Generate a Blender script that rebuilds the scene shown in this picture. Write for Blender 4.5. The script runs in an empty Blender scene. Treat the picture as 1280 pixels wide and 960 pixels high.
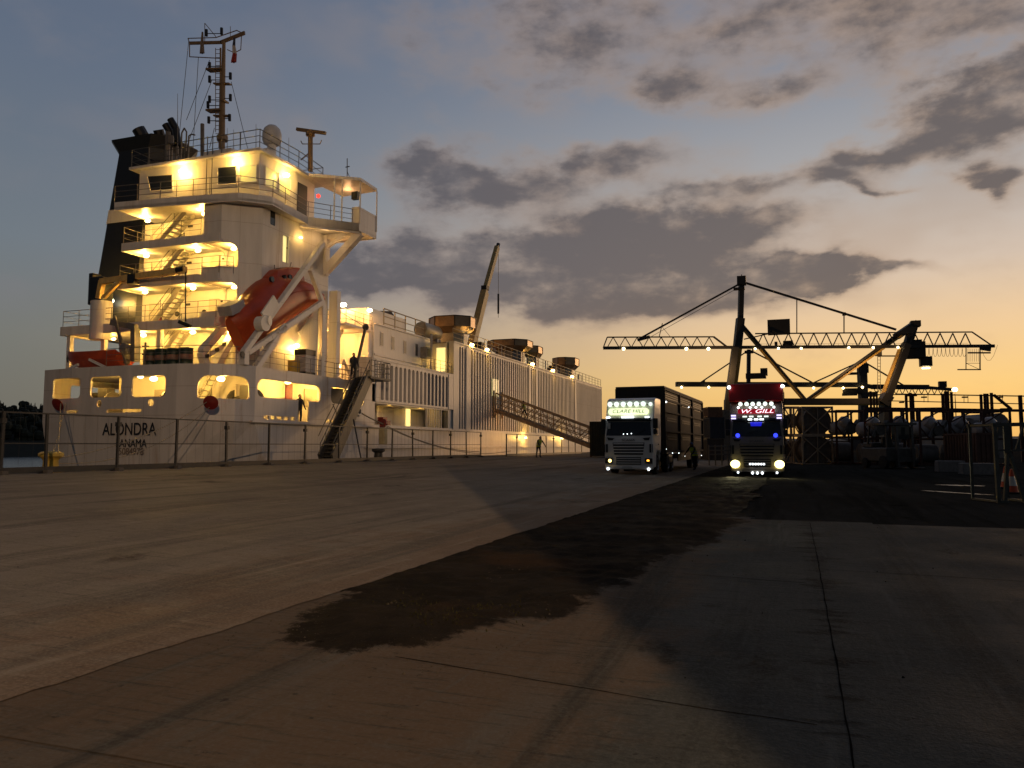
import bpy, bmesh, math, random
from mathutils import Vector, Matrix, noise
random.seed(7)
sc = bpy.context.scene
col = sc.collection
rad = math.radians

# ---------------------------------------------------------------- camera, light, exposure
YAW, PITCH, FPX = rad(19.57), math.atan(77/970), 970.0
EYE = Vector((0, 0, 1.5))
cd = bpy.data.cameras.new('camera'); cam = bpy.data.objects.new('camera', cd); col.objects.link(cam)
cd.sensor_width = 36.0; cd.lens = 36.0*FPX/1280.0; cd.clip_end = 6000; cd.clip_start = 0.05
cam.location = EYE; cam.rotation_euler = (rad(90)+PITCH, 0, YAW); sc.camera = cam
sc.view_settings.view_transform = 'Standard'; sc.view_settings.look = 'None'
sc.view_settings.exposure = 0.0; sc.view_settings.gamma = 1.0
sc.render.engine = 'CYCLES'
sc.cycles.use_denoising = True
sc.cycles.max_bounces = 5; sc.cycles.diffuse_bounces = 3; sc.cycles.glossy_bounces = 3
sc.cycles.transmission_bounces = 4; sc.cycles.transparent_max_bounces = 6
sc.cycles.caustics_reflective = False; sc.cycles.caustics_refractive = False
sc.cycles.sample_clamp_indirect = 4.0

R_ = Vector((math.cos(YAW), math.sin(YAW), 0))
F_ = Vector((-math.sin(YAW)*math.cos(PITCH), math.cos(YAW)*math.cos(PITCH), math.sin(PITCH)))
U_ = R_.cross(F_)
H_ = Vector((-math.sin(YAW), math.cos(YAW), 0))
def ray(x, y): return F_ + R_*((x-640)/FPX) - U_*((y-480)/FPX)
def PX(x, y, X): d = ray(x, y); return EYE + d*((X-EYE.x)/d.x)
def PY(x, y, Y): d = ray(x, y); return EYE + d*((Y-EYE.y)/d.y)
def PZ(x, y, Z): d = ray(x, y); return EYE + d*((Z-EYE.z)/d.z)
def PD(x, y, D): d = ray(x, y); return EYE + d*(D/d.dot(H_))

def s2l(c):
    return tuple((v/255/12.92 if v/255 <= .04045 else ((v/255+.055)/1.055)**2.4) for v in c)

SUN_AZ = rad(11.0)      # azimuth of the afterglow, from +Y towards +X
# --- world: dusk gradient + cloud bank + a little Nishita sky
w = bpy.data.worlds.new('World'); sc.world = w; w.use_nodes = True
nt = w.node_tree; nt.nodes.clear(); L = nt.links.new
def wn(t, **k):
    n = nt.nodes.new(t)
    for a, b in k.items(): setattr(n, a, b)
    return n
def wmath(op, a, b=None, c=None, clamp=False):
    n = wn('ShaderNodeMath', operation=op); n.use_clamp = clamp
    for i, v in enumerate((a, b, c)):
        if v is None: continue
        if isinstance(v, (int, float)): n.inputs[i].default_value = v
        else: L(v, n.inputs[i])
    return n.outputs[0]
def wmap(v, a, b, c=0.0, d=1.0, smooth=True):
    n = wn('ShaderNodeMapRange'); n.interpolation_type = 'SMOOTHSTEP' if smooth else 'LINEAR'
    L(v, n.inputs[0])
    for i, q in enumerate((a, b, c, d)): n.inputs[i+1].default_value = q
    return n.outputs[0]
def wmix(f, a, b):
    n = wn('ShaderNodeMix', data_type='RGBA')
    if isinstance(f, float): n.inputs[0].default_value = f
    else: L(f, n.inputs[0])
    for i, v in ((6, a), (7, b)):
        if isinstance(v, tuple): n.inputs[i].default_value = v+(1,)
        else: L(v, n.inputs[i])
    return n.outputs[2]
def wramp(f, stops):
    n = wn('ShaderNodeValToRGB'); L(f, n.inputs[0]); e = n.color_ramp.elements
    while len(e) < len(stops): e.new(0.5)
    for q, (p, c) in zip(e, stops): q.position = p; q.color = s2l(c)+(1,)
    return n.outputs[0]
tc = wn('ShaderNodeTexCoord'); sep = wn('ShaderNodeSeparateXYZ'); L(tc.outputs['Generated'], sep.inputs[0])
az = wmath('ARCTAN2', sep.outputs[0], sep.outputs[1]); el = wmath('ARCSINE', sep.outputs[2])
def azel(x, y):
    d = ray(x, y).normalized(); return math.atan2(d.x, d.y), math.asin(d.z)
elp = wmap(el, -0.02, rad(90), smooth=False)
def ep(deg): return (rad(deg)+0.02)/(rad(90)+0.02)
left = wramp(elp, [(0, (104,102,95)), (ep(3), (114,112,103)), (ep(7), (118,119,113)), (ep(13), (112,121,129)), (ep(24), (97,109,127)), (ep(34), (88,100,122)), (1, (52,62,84))])
right = wramp(elp, [(0, (240,178,96)), (ep(1.5), (250,194,108)), (ep(4), (253,206,128)), (ep(8), (240,203,155)), (ep(12), (212,192,173)), (ep(18), (172,170,170)), (ep(25), (136,142,154)), (ep(34), (108,119,140)), (1, (52,62,84))])
daz = wmath('ABSOLUTE', wmath('SUBTRACT', az, SUN_AZ))
tmix = wmap(daz, rad(66), rad(2))
base = wmix(tmix, left, right)
# clouds
nc = wn('ShaderNodeCombineXYZ'); L(az, nc.inputs[0]); L(wmath('MULTIPLY', el, 1.9), nc.inputs[1])
def wnoise(scale, detail, rough=.55, off=(0,0,0)):
    m = wn('ShaderNodeMapping'); L(nc.outputs[0], m.inputs[0]); m.inputs[1].default_value = off
    n = wn('ShaderNodeTexNoise'); n.inputs['Scale'].default_value = scale; n.inputs['Detail'].default_value = detail
    n.inputs['Roughness'].default_value = rough; L(m.outputs[0], n.inputs['Vector']); return n
n1 = wnoise(8.5, 8, .54, (3.1, 1.7, 0)); n2 = wnoise(24, 6, .58, (0, 4, 2)); n3 = wnoise(5, 3, .5, (7, 0, 1))
warp = wn('ShaderNodeVectorMath', operation='SUBTRACT'); L(n1.outputs['Color'], warp.inputs[0]); warp.inputs[1].default_value = (.5,.5,.5)
wsc = wn('ShaderNodeVectorMath', operation='MULTIPLY'); L(warp.outputs[0], wsc.inputs[0]); wsc.inputs[1].default_value = (.20,.10,0)
pc = wn('ShaderNodeCombineXYZ'); L(az, pc.inputs[0]); L(el, pc.inputs[1])
pw = wn('ShaderNodeVectorMath', operation='ADD'); L(pc.outputs[0], pw.inputs[0]); L(wsc.outputs[0], pw.inputs[1])
CL = [(740,352,170,38,1.1),(550,345,130,30,.95),(920,350,170,17,1.2),(1030,344,80,9,.8),(620,240,110,28,.95),(560,213,70,20,.8),(770,212,80,20,.85),
      (790,295,150,30,1.1),(900,285,105,22,.8),(960,232,110,15,.7),(1075,230,34,10,.6),(1100,243,26,7,.8),(1190,150,110,36,.92),(1090,192,55,14,.9),
      (1270,115,70,46,.7),(1268,216,34,15,1.1),(848,120,56,24,.66),(975,116,75,22,.75),(690,82,110,40,.6),(1120,25,260,46,.72),(880,15,200,40,.55),(640,20,160,36,.38),
      (690,405,70,22,.7),(830,385,120,15,.6),(455,335,70,26,.75),(1280,60,90,40,.6)]
acc = None
for (x, y, a, b, s) in CL:
    c = azel(x, y); c2 = azel(x+a, y); c3 = azel(x, y-b)
    v = wn('ShaderNodeVectorMath', operation='SUBTRACT'); L(pw.outputs[0], v.inputs[0]); v.inputs[1].default_value = (c[0], c[1], 0)
    m = wn('ShaderNodeVectorMath', operation='MULTIPLY'); L(v.outputs[0], m.inputs[0]); m.inputs[1].default_value = (1/(c2[0]-c[0])*.85, 1/(c3[1]-c[1])*.85, 0)
    d = wn('ShaderNodeVectorMath', operation='DOT_PRODUCT'); L(m.outputs[0], d.inputs[0]); L(m.outputs[0], d.inputs[1])
    e = wmath('POWER', 0.3679, d.outputs['Value'])
    acc = wmath('MULTIPLY_ADD', e, s, acc if acc is not None else 0.0)
acc = wmath('MINIMUM', acc, 1.05)
dens = wmath('ADD', acc, wmath('MULTIPLY', wmath('SUBTRACT', n1.outputs[0], .5), 1.6))
dens = wmath('ADD', dens, wmath('MULTIPLY', wmath('SUBTRACT', n2.outputs[0], .5), .42))
alpha = wmap(dens, .02, 1.08)
thin = wmap(n3.outputs[0], .46, .72, 0, .34)
cdark = wmix(tmix, s2l((88,88,97)), s2l((99,90,88)))
clite = wmix(tmix, s2l((126,124,130)), s2l((176,148,124)))
lowf = wmap(el, rad(12), rad(2))
ccol = wmix(wmap(wmath('ADD', dens, wmath('MULTIPLY', wmath('SUBTRACT', n2.outputs[0], .5), .8)), .30, 1.15), clite, cdark)
ccol = wmix(wmath('MULTIPLY', lowf, .35), ccol, s2l((150,112,84)))
sky = wmix(wmath('MULTIPLY', thin, wmap(el, rad(3), rad(14))), base, clite)
sky = wmix(wmath('MULTIPLY', alpha, .90), sky, ccol)
# the sky away from the afterglow is already night-dark
dark = wmap(daz, rad(66), rad(125), 1.0, .30)
vm = wn('ShaderNodeVectorMath', operation='SCALE'); L(sky, vm.inputs[0]); L(dark, vm.inputs['Scale'])
bg1 = wn('ShaderNodeBackground'); L(vm.outputs[0], bg1.inputs[0]); bg1.inputs[1].default_value = 1.0
st = wn('ShaderNodeTexSky', sky_type='NISHITA'); st.sun_disc = False; st.sun_elevation = rad(-4.0); st.sun_rotation = SUN_AZ
bg2 = wn('ShaderNodeBackground'); L(st.outputs[0], bg2.inputs[0]); bg2.inputs[1].default_value = 0.05
ad = wn('ShaderNodeAddShader'); L(bg1.outputs[0], ad.inputs[0]); L(bg2.outputs[0], ad.inputs[1])
out = wn('ShaderNodeOutputWorld'); L(ad.outputs[0], out.inputs[0])
w.cycles.sampling_method = 'MANUAL'; w.cycles.sample_map_resolution = 512
# --- the last warm light from below the horizon (very weak at dusk)
sl = bpy.data.lights.new('sun', 'SUN'); sl.energy = 0.9; sl.angle = rad(20); sl.color = (1.0, .58, .28)
so = bpy.data.objects.new('sun', sl); col.objects.link(so)
LAZ = rad(21)
sdir = Vector((math.sin(LAZ)*math.cos(rad(2)), math.cos(LAZ)*math.cos(rad(2)), math.sin(rad(2))))
so.rotation_euler = sdir.to_track_quat('Z', 'Y').to_euler(); so.location = (40, 200, 60)
SODIUM = (1.0, .56, .22)
WARM = (1.0, .545, .10)

# ---------------------------------------------------------------- helpers
MATS = {}
def mat(name, c, rough=.6, metal=0.0, var=.18, scale=3.0, bump=.0, bscale=20.0, dirt=None, streak=False, spec=.5):
    if name in MATS: return MATS[name]
    m = bpy.data.materials.new(name); m.use_nodes = True; t = m.node_tree; b = t.nodes['Principled BSDF']; l = t.links.new
    b.inputs['Roughness'].default_value = rough; b.inputs['Metallic'].default_value = metal
    b.inputs['Specular IOR Level'].default_value = spec
    tcn = t.nodes.new('ShaderNodeTexCoord'); mp = t.nodes.new('ShaderNodeMapping'); l(tcn.outputs['Object'], mp.inputs[0])
    if streak: mp.inputs[3].default_value = (1, 1, .12)
    n = t.nodes.new('ShaderNodeTexNoise'); n.inputs['Scale'].default_value = scale; n.inputs['Detail'].default_value = 5; n.inputs['Roughness'].default_value = .62
    l(mp.outputs[0], n.inputs['Vector'])
    r = t.nodes.new('ShaderNodeValToRGB'); l(n.outputs[0], r.inputs[0])
    e = r.color_ramp.elements
    e[0].position = .3; e[1].position = .7
    e[0].color = tuple(x*(1-var) for x in c)+(1,); e[1].color = tuple(min(1, x*(1+var*.5)) for x in c)+(1,)
    src = r.outputs[0]
    if dirt:
        n2_ = t.nodes.new('ShaderNodeTexNoise'); n2_.inputs['Scale'].default_value = scale*.6; n2_.inputs['Detail'].default_value = 6; n2_.inputs['Roughness'].default_value = .7
        l(mp.outputs[0], n2_.inputs['Vector'])
        r2 = t.nodes.new('ShaderNodeMapRange'); l(n2_.outputs[0], r2.inputs[0]); r2.inputs[1].default_value = .56; r2.inputs[2].default_value = .74
        mx = t.nodes.new('ShaderNodeMix'); mx.data_type = 'RGBA'; l(r2.outputs[0], mx.inputs[0]); l(src, mx.inputs[6]); mx.inputs[7].default_value = tuple(dirt)+(1,)
        src = mx.outputs[2]
    l(src, b.inputs['Base Color'])
    if bump:
        nb = t.nodes.new('ShaderNodeTexNoise'); nb.inputs['Scale'].default_value = bscale; nb.inputs['Detail'].default_value = 4; l(tcn.outputs['Object'], nb.inputs['Vector'])
        bp = t.nodes.new('ShaderNodeBump'); bp.inputs['Strength'].default_value = bump; bp.inputs['Distance'].default_value = .02
        l(nb.outputs[0], bp.inputs['Height']); l(bp.outputs[0], b.inputs['Normal'])
    MATS[name] = m; return m
def emit(name, c, strength):
    if name in MATS: return MATS[name]
    m = bpy.data.materials.new(name); m.use_nodes = True; b = m.node_tree.nodes['Principled BSDF']
    b.inputs['Base Color'].default_value = tuple(c)+(1,); b.inputs['Emission Color'].default_value = tuple(c)+(1,)
    b.inputs['Emission Strength'].default_value = strength; b.inputs['Roughness'].default_value = .3
    MATS[name] = m; return m
def glass(name, c=(.012,.014,.016), rough=.06):
    if name in MATS: return MATS[name]
    m = bpy.data.materials.new(name); m.use_nodes = True; b = m.node_tree.nodes['Principled BSDF']
    b.inputs['Base Color'].default_value = tuple(c)+(1,); b.inputs['Roughness'].default_value = rough
    MATS[name] = m; return m

WM = {}
ISL = set('crane_base rigging_wire leg screen_end canopy_post cabin_door deck_door fire_extinguisher deck_pillar side_column exhaust_pipe navigation_light gallery_post gallery_bracket slit_window deck_lamp deck_floodlight boom_lamp opening_bar whip_aerial vent_pipe strut_pin mooring_winch wall_fitting lit_doorway roof_locker mast_stay mast_platform tie_bar diagonal_brace rack_post cable_loop bonnet_vent wiper receiver_saddle side_guard roof_machinery valve_box jib_fitting side_pilaster wall_ladder cross_tie cradle brace_flange leg_lamplit_face front_glass funnel_emblem dashboard_light boat_winch machinery_house screen_backing launching_frame frame_strut'.split())
class MB:
    def __init__(s): s.v = []; s.f = []
    def face(s, pts):
        k = len(s.v); s.v += [Vector(p) for p in pts]; s.f.append(tuple(range(k, k+len(pts)))); return s
    def mesh(s, vs, fs):
        k = len(s.v); s.v += [Vector(p) for p in vs]; s.f += [tuple(i+k for i in f) for f in fs]; return s
    def box(s, x0, x1, y0, y1, z0, z1):
        return s.mesh([(x0,y0,z0),(x1,y0,z0),(x1,y1,z0),(x0,y1,z0),(x0,y0,z1),(x1,y0,z1),(x1,y1,z1),(x0,y1,z1)],
                      [(0,3,2,1),(4,5,6,7),(0,1,5,4),(1,2,6,5),(2,3,7,6),(3,0,4,7)])
    def cbox(s, c, d): return s.box(c[0]-d[0]/2, c[0]+d[0]/2, c[1]-d[1]/2, c[1]+d[1]/2, c[2]-d[2]/2, c[2]+d[2]/2)
    def bar(s, p, q, w_, h=None, up=(0,0,1)):
        p = Vector(p); q = Vector(q); h = h or w_; d = (q-p)
        if d.length < 1e-6: return s
        d.normalize(); a = d.cross(Vector(up))
        if a.length < 1e-3: a = d.cross(Vector((0,1,0)))
        a.normalize(); b = a.cross(d).normalized()
        vs = []
        for e in (p, q):
            for i, j in ((-1,-1),(1,-1),(1,1),(-1,1)): vs.append(e+a*(i*w_/2)+b*(j*h/2))
        return s.mesh(vs, [(0,1,2,3),(7,6,5,4),(0,4,5,1),(1,5,6,2),(2,6,7,3),(3,7,4,0)])
    def tube(s, p, q, r, n=8, r2=None, cap=True):
        p = Vector(p); q = Vector(q); r2 = r if r2 is None else r2; d = (q-p)
        if d.length < 1e-6: return s
        d.normalize(); a = d.orthogonal().normalized(); b = d.cross(a)
        vs = []
        for e, rr in ((p, r), (q, r2)):
            for i in range(n):
                t = 2*math.pi*i/n; vs.append(e+(a*math.cos(t)+b*math.sin(t))*rr)
        fs = [(i, (i+1) % n, n+(i+1) % n, n+i) for i in range(n)]
        if cap: fs += [tuple(reversed(range(n))), tuple(range(n, 2*n))]
        return s.mesh(vs, fs)
    def path(s, pts, r, n=6):
        for a, b in zip(pts[:-1], pts[1:]): s.tube(a, b, r, n)
        return s
    def prism(s, pts, vec):
        pts = [Vector(p) for p in pts]; n = len(pts); vec = Vector(vec)
        return s.mesh(pts+[p+vec for p in pts], [tuple(reversed(range(n))), tuple(range(n, 2*n))]+[(i, (i+1) % n, n+(i+1) % n, n+i) for i in range(n)])
    def loft(s, rings, closed=True, cap=True):
        n = len(rings[0]); vs = [p for r in rings for p in r]; fs = []
        for k in range(len(rings)-1):
            for i in range(n if closed else n-1):
                fs.append((k*n+i, k*n+(i+1) % n, (k+1)*n+(i+1) % n, (k+1)*n+i))
        if cap and closed: fs += [tuple(reversed(range(n))), tuple(range((len(rings)-1)*n, len(rings)*n))]
        return s.mesh(vs, fs)
    def ball(s, c, r, nu=12, nv=8, sc_=(1,1,1)):
        c = Vector(c); rings = []
        for j in range(nv+1):
            t = math.pi*j/nv; rings.append([c+Vector((math.cos(2*math.pi*i/nu)*math.sin(t)*r*sc_[0], math.sin(2*math.pi*i/nu)*math.sin(t)*r*sc_[1], -math.cos(t)*r*sc_[2])) for i in range(nu)])
        return s.loft(rings, True, False)
    def lathe(s, prof, c, n=16, axis=(0,0,1)):
        c = Vector(c); ax = Vector(axis).normalized(); a = ax.orthogonal().normalized(); b = ax.cross(a)
        return s.loft([[c+ax*h+(a*math.cos(2*math.pi*i/n)+b*math.sin(2*math.pi*i/n))*r for i in range(n)] for r, h in prof])
    def islands(s):
        p = list(range(len(s.v)))
        def f(i):
            while p[i] != i: p[i] = p[p[i]]; i = p[i]
            return i
        for fc in s.f:
            a = f(fc[0])
            for i in fc[1:]: p[f(i)] = a
        g = {}
        for k, fc in enumerate(s.f): g.setdefault(f(fc[0]), []).append(k)
        L_ = []
        for fs in g.values():
            ids = set(i for k in fs for i in s.f[k]); lo = [min(s.v[i][a] for i in ids)-.01 for a in range(3)]; hi = [max(s.v[i][a] for i in ids)+.01 for a in range(3)]
            L_.append([fs, lo, hi])
        ch = True
        while ch:
            ch = False; out_ = []
            for it in L_:
                for o in out_:
                    if all(it[1][a] <= o[2][a] and o[1][a] <= it[2][a] for a in range(3)):
                        o[0] += it[0]; o[1] = [min(x, y) for x, y in zip(o[1], it[1])]; o[2] = [max(x, y) for x, y in zip(o[2], it[2])]; ch = True; break
                else: out_.append(it)
            L_ = out_
        r = []
        for fs, _, _ in L_:
            mp = {}; mb = MB()
            for k in fs:
                for i in s.f[k]:
                    if i not in mp: mp[i] = len(mb.v); mb.v.append(s.v[i])
                mb.f.append(tuple(mp[i] for i in s.f[k]))
            r.append(mb)
        return r
    def build(s, name, m, parent=None, smooth=False, bevel=0, local=False, seg=2, one=False):
        if parent is not None and name in ISL and not one:
            q = s.islands()
            if len(q) > 1: return [x.build(name, m, parent, smooth, bevel, local, seg, True) for x in q][0]
        if parent is not None and not local:
            inv = WM[parent.name].inverted(); vs = [inv @ v for v in s.v]
        else: vs = s.v
        org = Vector((0,0,0))
        if parent is None:
            xs = [v.x for v in vs]; ys = [v.y for v in vs]; zs = [v.z for v in vs]
            org = Vector(((min(xs)+max(xs))/2, (min(ys)+max(ys))/2, min(zs))); vs = [v-org for v in vs]
        me = bpy.data.meshes.new(name); me.from_pydata([tuple(v) for v in vs], [], s.f)
        bm = bmesh.new(); bm.from_mesh(me); bmesh.ops.remove_doubles(bm, verts=bm.verts, dist=1e-5)
        bmesh.ops.recalc_face_normals(bm, faces=bm.faces); bm.to_mesh(me); bm.free()
        me.materials.append(m)
        if smooth:
            for p in me.polygons: p.use_smooth = True
            me.set_sharp_from_angle(angle=rad(38))
        o = bpy.data.objects.new(name, me); col.objects.link(o); o.location = org
        if parent is not None: o.parent = parent; WM[o.name] = WM[parent.name]
        else: WM[o.name] = Matrix.Translation(org)
        if bevel:
            md = o.modifiers.new('bevel', 'BEVEL'); md.width = bevel; md.segments = seg; md.limit_method = 'ANGLE'; md.angle_limit = rad(35)
        return o
def tag(o, label, cat, group=None, kind=None):
    if label: o['label'] = label
    if cat: o['category'] = cat
    if group: o['group'] = group
    if kind: o['kind'] = kind
    return o
def thing(name, label, cat, loc=(0,0,0), rotz=0.0, group=None):
    o = bpy.data.objects.new(name, None); col.objects.link(o); o.location = loc; o.rotation_euler = (0, 0, rotz); o.empty_display_size = .3
    WM[o.name] = Matrix.Translation(Vector(loc)) @ Matrix.Rotation(rotz, 4, 'Z')
    return tag(o, label, cat, group)
def struct(o): o['kind'] = 'structure'; return o
KIDS = {}
def kids(o):
    return [c for c in bpy.data.objects if c.parent == o]
def dup(o, loc, rotz=None, label=None, parent=None):
    c = o.copy(); col.objects.link(c)
    if parent is None:
        c.location = loc
        if rotz is not None: c.rotation_euler = (0, 0, rotz)
        WM[c.name] = Matrix.Translation(Vector(loc)) @ Matrix.Rotation(c.rotation_euler.z, 4, 'Z')
        if label: c['label'] = label
    else: c.parent = parent; WM[c.name] = WM[parent.name]
    for ch in kids(o): dup(ch, None, parent=c)
    return c
def lamp(p, watts, color=WARM, r=.12, kind='POINT'):
    ld = bpy.data.lights.new('lamp_light', kind); ld.energy = watts; ld.color = color; ld.shadow_soft_size = r
    lo = bpy.data.objects.new('lamp_light', ld); col.objects.link(lo); lo.location = p; return lo
FONT = {}
def text(body, size, name, m, parent, origin, xdir, updir, ext=.006, shear=0.0, width=None):
    cu = bpy.data.curves.new(name, 'FONT'); cu.body = body; cu.size = size; cu.align_x = 'CENTER'; cu.align_y = 'CENTER'; cu.extrude = ext; cu.shear = shear
    to = bpy.data.objects.new(name, cu); col.objects.link(to)
    dg = bpy.context.evaluated_depsgraph_get(); me = bpy.data.meshes.new_from_object(to.evaluated_get(dg)); bpy.data.objects.remove(to)
    x = Vector(xdir).normalized(); u = Vector(updir).normalized(); n = x.cross(u); o_ = Vector(origin)
    k = 1.0
    if width: 
        xs = [v.co.x for v in me.vertices]; k = width/(max(xs)-min(xs))
    mb = MB(); mb.v = [o_+x*(v.co.x*k)+u*v.co.y+n*v.co.z for v in me.vertices]; mb.f = [tuple(p.vertices) for p in me.polygons]
    bpy.data.meshes.remove(me)
    return mb.build(name, m, parent)
def strip(path, z0, z1, holes=(), th=.08, back=True, side=1.0):
    """wall along a plan polyline with rounded holes (u0,u1,za,zb,rtop,rbot)"""
    P = [Vector((p[0], p[1], 0)) for p in path]; cu = [0.0]
    for a, b in zip(P[:-1], P[1:]): cu.append(cu[-1]+(b-a).length)
    def at(u):
        for k in range(len(P)-1):
            if u <= cu[k+1]+1e-9:
                t = (u-cu[k])/(cu[k+1]-cu[k]); d = (P[k+1]-P[k]).normalized(); return P[k].lerp(P[k+1], t), Vector((-d.y, d.x, 0))*side, k
        d = (P[-1]-P[-2]).normalized(); return P[-1], Vector((-d.y, d.x, 0))*side, len(P)-2
    def inner(u):
        p, n, k = at(u)
        for j in range(1, len(P)-1):
            if abs(u-cu[j]) < 1e-6:
                d1 = (P[j]-P[j-1]).normalized(); d2 = (P[j+1]-P[j]).normalized()
                n = (Vector((-d1.y, d1.x, 0))+Vector((-d2.y, d2.x, 0)))*side; n = n.normalized()
        return p+n*th
    us = sorted(set([round(c, 5) for c in cu]+[round(h[i], 5) for h in holes for i in (0, 1)]))
    us = [min(u, cu[-1]) for u in us if -1e-4 <= u <= cu[-1]+1e-4]
    zs = sorted(set([z0, z1]+[h[i] for h in holes for i in (2, 3)]))
    mb = MB(); nu, nz = len(us)-1, len(zs)-1
    def solid(i, j):
        if i < 0 or j < 0 or i >= nu or j >= nz: return False
        u = (us[i]+us[i+1])/2; z = (zs[j]+zs[j+1])/2
        return not any(h[0] < u < h[1] and h[2] < z < h[3] for h in holes)
    O = [at(u)[0] for u in us]; I = [inner(u) for u in us]
    def V(p, z): return Vector((p.x, p.y, z))
    for i in range(nu):
        for j in range(nz):
            if not solid(i, j): continue
            a, b = zs[j], zs[j+1]
            mb.face([V(O[i], a), V(O[i+1], a), V(O[i+1], b), V(O[i], b)])
            mb.face([V(I[i], a), V(I[i], b), V(I[i+1], b), V(I[i+1], a)])
            if not solid(i-1, j): mb.face([V(O[i], a), V(O[i], b), V(I[i], b), V(I[i], a)])
            if not solid(i+1, j): mb.face([V(O[i+1], a), V(I[i+1], a), V(I[i+1], b), V(O[i+1], b)])
            if not solid(i, j-1): mb.face([V(O[i], a), V(I[i], a), V(I[i+1], a), V(O[i+1], a)])
            if not solid(i, j+1): mb.face([V(O[i], b), V(O[i+1], b), V(I[i+1], b), V(I[i], b)])
    for h in holes:
        for top, r in ((True, h[4]), (False, h[5])):
            if r <= 0: continue
            zc = h[3] if top else h[2]; s_ = -1 if top else 1
            for ue, du in ((h[0], 1), (h[1], -1)):
                pts = [(ue, zc)]
                for k in range(5):
                    t = math.pi/2*k/4; pts.append((ue+du*r*(1-math.sin(t)), zc+s_*r*(1-math.cos(t))))
                o3 = [V(at(q[0])[0], q[1]) for q in pts]; i3 = [V(at(q[0])[0]+at(q[0])[1]*th, q[1]) for q in pts]
                n = len(pts); mb.mesh(o3+i3, [tuple(range(n)), tuple(reversed(range(n, 2*n)))]+[(k, n+k, n+k+1, k+1) for k in range(1, n-1)])
    return mb
def railing(name, pts, h, m, parent, r=.022, step=1.1, rails=(1.0,.66,.33)):
    mb = MB(); pts = [Vector(p) for p in pts]
    for f in rails:
        mb.path([p+Vector((0,0,h*f)) for p in pts], r if f == 1.0 else r*.75, 5)
    for a, b in zip(pts[:-1], pts[1:]):
        n = max(1, round((b-a).length/step))
        for k in range(n+1):
            p = a.lerp(b, k/n); mb.tube(p, p+Vector((0,0,h)), r, 5)
    return mb.build(name, m, parent)
def stair(p, q, wdt, n, wdir, name, m, parent, rail=True, mrail=None):
    """flight of steps from p (bottom) to q (top); wdir is the direction of its width"""
    p = Vector(p); q = Vector(q); wv = Vector(wdir).normalized()*wdt
    mb = MB(); up = Vector((0,0,1)); run = Vector((q.x-p.x, q.y-p.y, 0)).normalized()
    for o_ in (Vector((0,0,0)), wv): mb.bar(p+o_, q+o_, .06, .30)
    for k in range(1, n):
        c = p.lerp(q, k/n); mb.mesh([c, c+wv, c+wv+run*.22, c+run*.22, c-up*.03, c+wv-up*.03, c+wv+run*.22-up*.03, c+run*.22-up*.03],
                                    [(0,1,2,3),(7,6,5,4),(0,4,5,1),(1,5,6,2),(2,6,7,3),(3,7,4,0)])
    o = mb.build(name, m, parent)
    if rail:
        r = MB()
        for o_ in (Vector((0,0,0)),):
            r.tube(p+o_+up*.9, q+o_+up*.9, .02, 5); r.tube(p+o_+up*.45, q+o_+up*.45, .015, 5)
            for k in range(0, 4):
                c = p.lerp(q, k/3)+o_; r.tube(c, c+up*.9, .018, 5)
        r.build('handrail', mrail or m, o)
    return o
# ---------------------------------------------------------------- materials
white = mat('white_paint', (.62,.59,.55), .45, var=.12, scale=2.4, dirt=(.44,.36,.28), streak=True)
white2 = mat('white_paint_clean', (.66,.63,.57), .45, var=.08, scale=1.6, dirt=(.52,.45,.36), streak=True)
hullp = mat('hull_paint', (.55,.515,.485), .42, var=.14, scale=2.0, dirt=(.34,.24,.16), streak=True, bump=.15, bscale=.7)
def seams(m, pz, ph):
    t = m.node_tree; l = t.links.new; b = t.nodes['Principled BSDF']; src = b.inputs['Base Color'].links[0].from_socket
    g = t.nodes.new('ShaderNodeNewGeometry'); sp = t.nodes.new('ShaderNodeSeparateXYZ'); l(g.outputs['Position'], sp.inputs[0])
    def mt(op, a, c):
        n = t.nodes.new('ShaderNodeMath'); n.operation = op
        for i, v in enumerate((a, c)):
            if isinstance(v, (int, float)): n.inputs[i].default_value = v
            else: l(v, n.inputs[i])
        return n.outputs[0]
    a = mt('LESS_THAN', mt('FRACT', mt('DIVIDE', sp.outputs[2], pz), 0), .035/pz)
    c = mt('LESS_THAN', mt('FRACT', mt('DIVIDE', mt('ADD', sp.outputs[0], sp.outputs[1]), ph), 0), .035/ph)
    mx = t.nodes.new('ShaderNodeMix'); mx.data_type = 'RGBA'; mx.blend_type = 'MULTIPLY'; l(mt('MULTIPLY', mt('MAXIMUM', a, c), .5), mx.inputs[0]); l(src, mx.inputs[6]); mx.inputs[7].default_value = (.55,.47,.40,1); l(mx.outputs[2], b.inputs['Base Color'])
seams(hullp, 1.55, 5.3); seams(white, 2.45, 3.4)
darkst = mat('dark_steel', (.035,.033,.03), .55, var=.3)
railp = mat('rail_paint', (.12,.105,.09), .5, var=.2)
darkrail = mat('galvanised_dark', (.10,.095,.085), .5, .3, var=.25)
blackp = mat('black_paint', (.008,.009,.011), .45, var=.3)
yellowp = mat('yellow_paint', (.62,.42,.13), .5, var=.25, dirt=(.22,.12,.03))
mastp = mat('mast_buff_paint', (.18,.12,.06), .5, var=.25, dirt=(.25,.14,.05))
orangep = mat('orange_grp', (.36,.050,.010), .42, var=.15, scale=1.5, dirt=(.26,.04,.012))
redp = mat('red_paint', (.20,.016,.012), .45, var=.2)
rustred = mat('red_oxide_steel', (.045,.011,.006), .7, var=.35, dirt=(.015,.006,.004))
galv = mat('galvanised_steel', (.23,.225,.215), .42, .6, var=.25, scale=6)
copper = mat('vent_steel', (.34,.23,.13), .35, .5, var=.35, scale=1.5)
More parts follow.
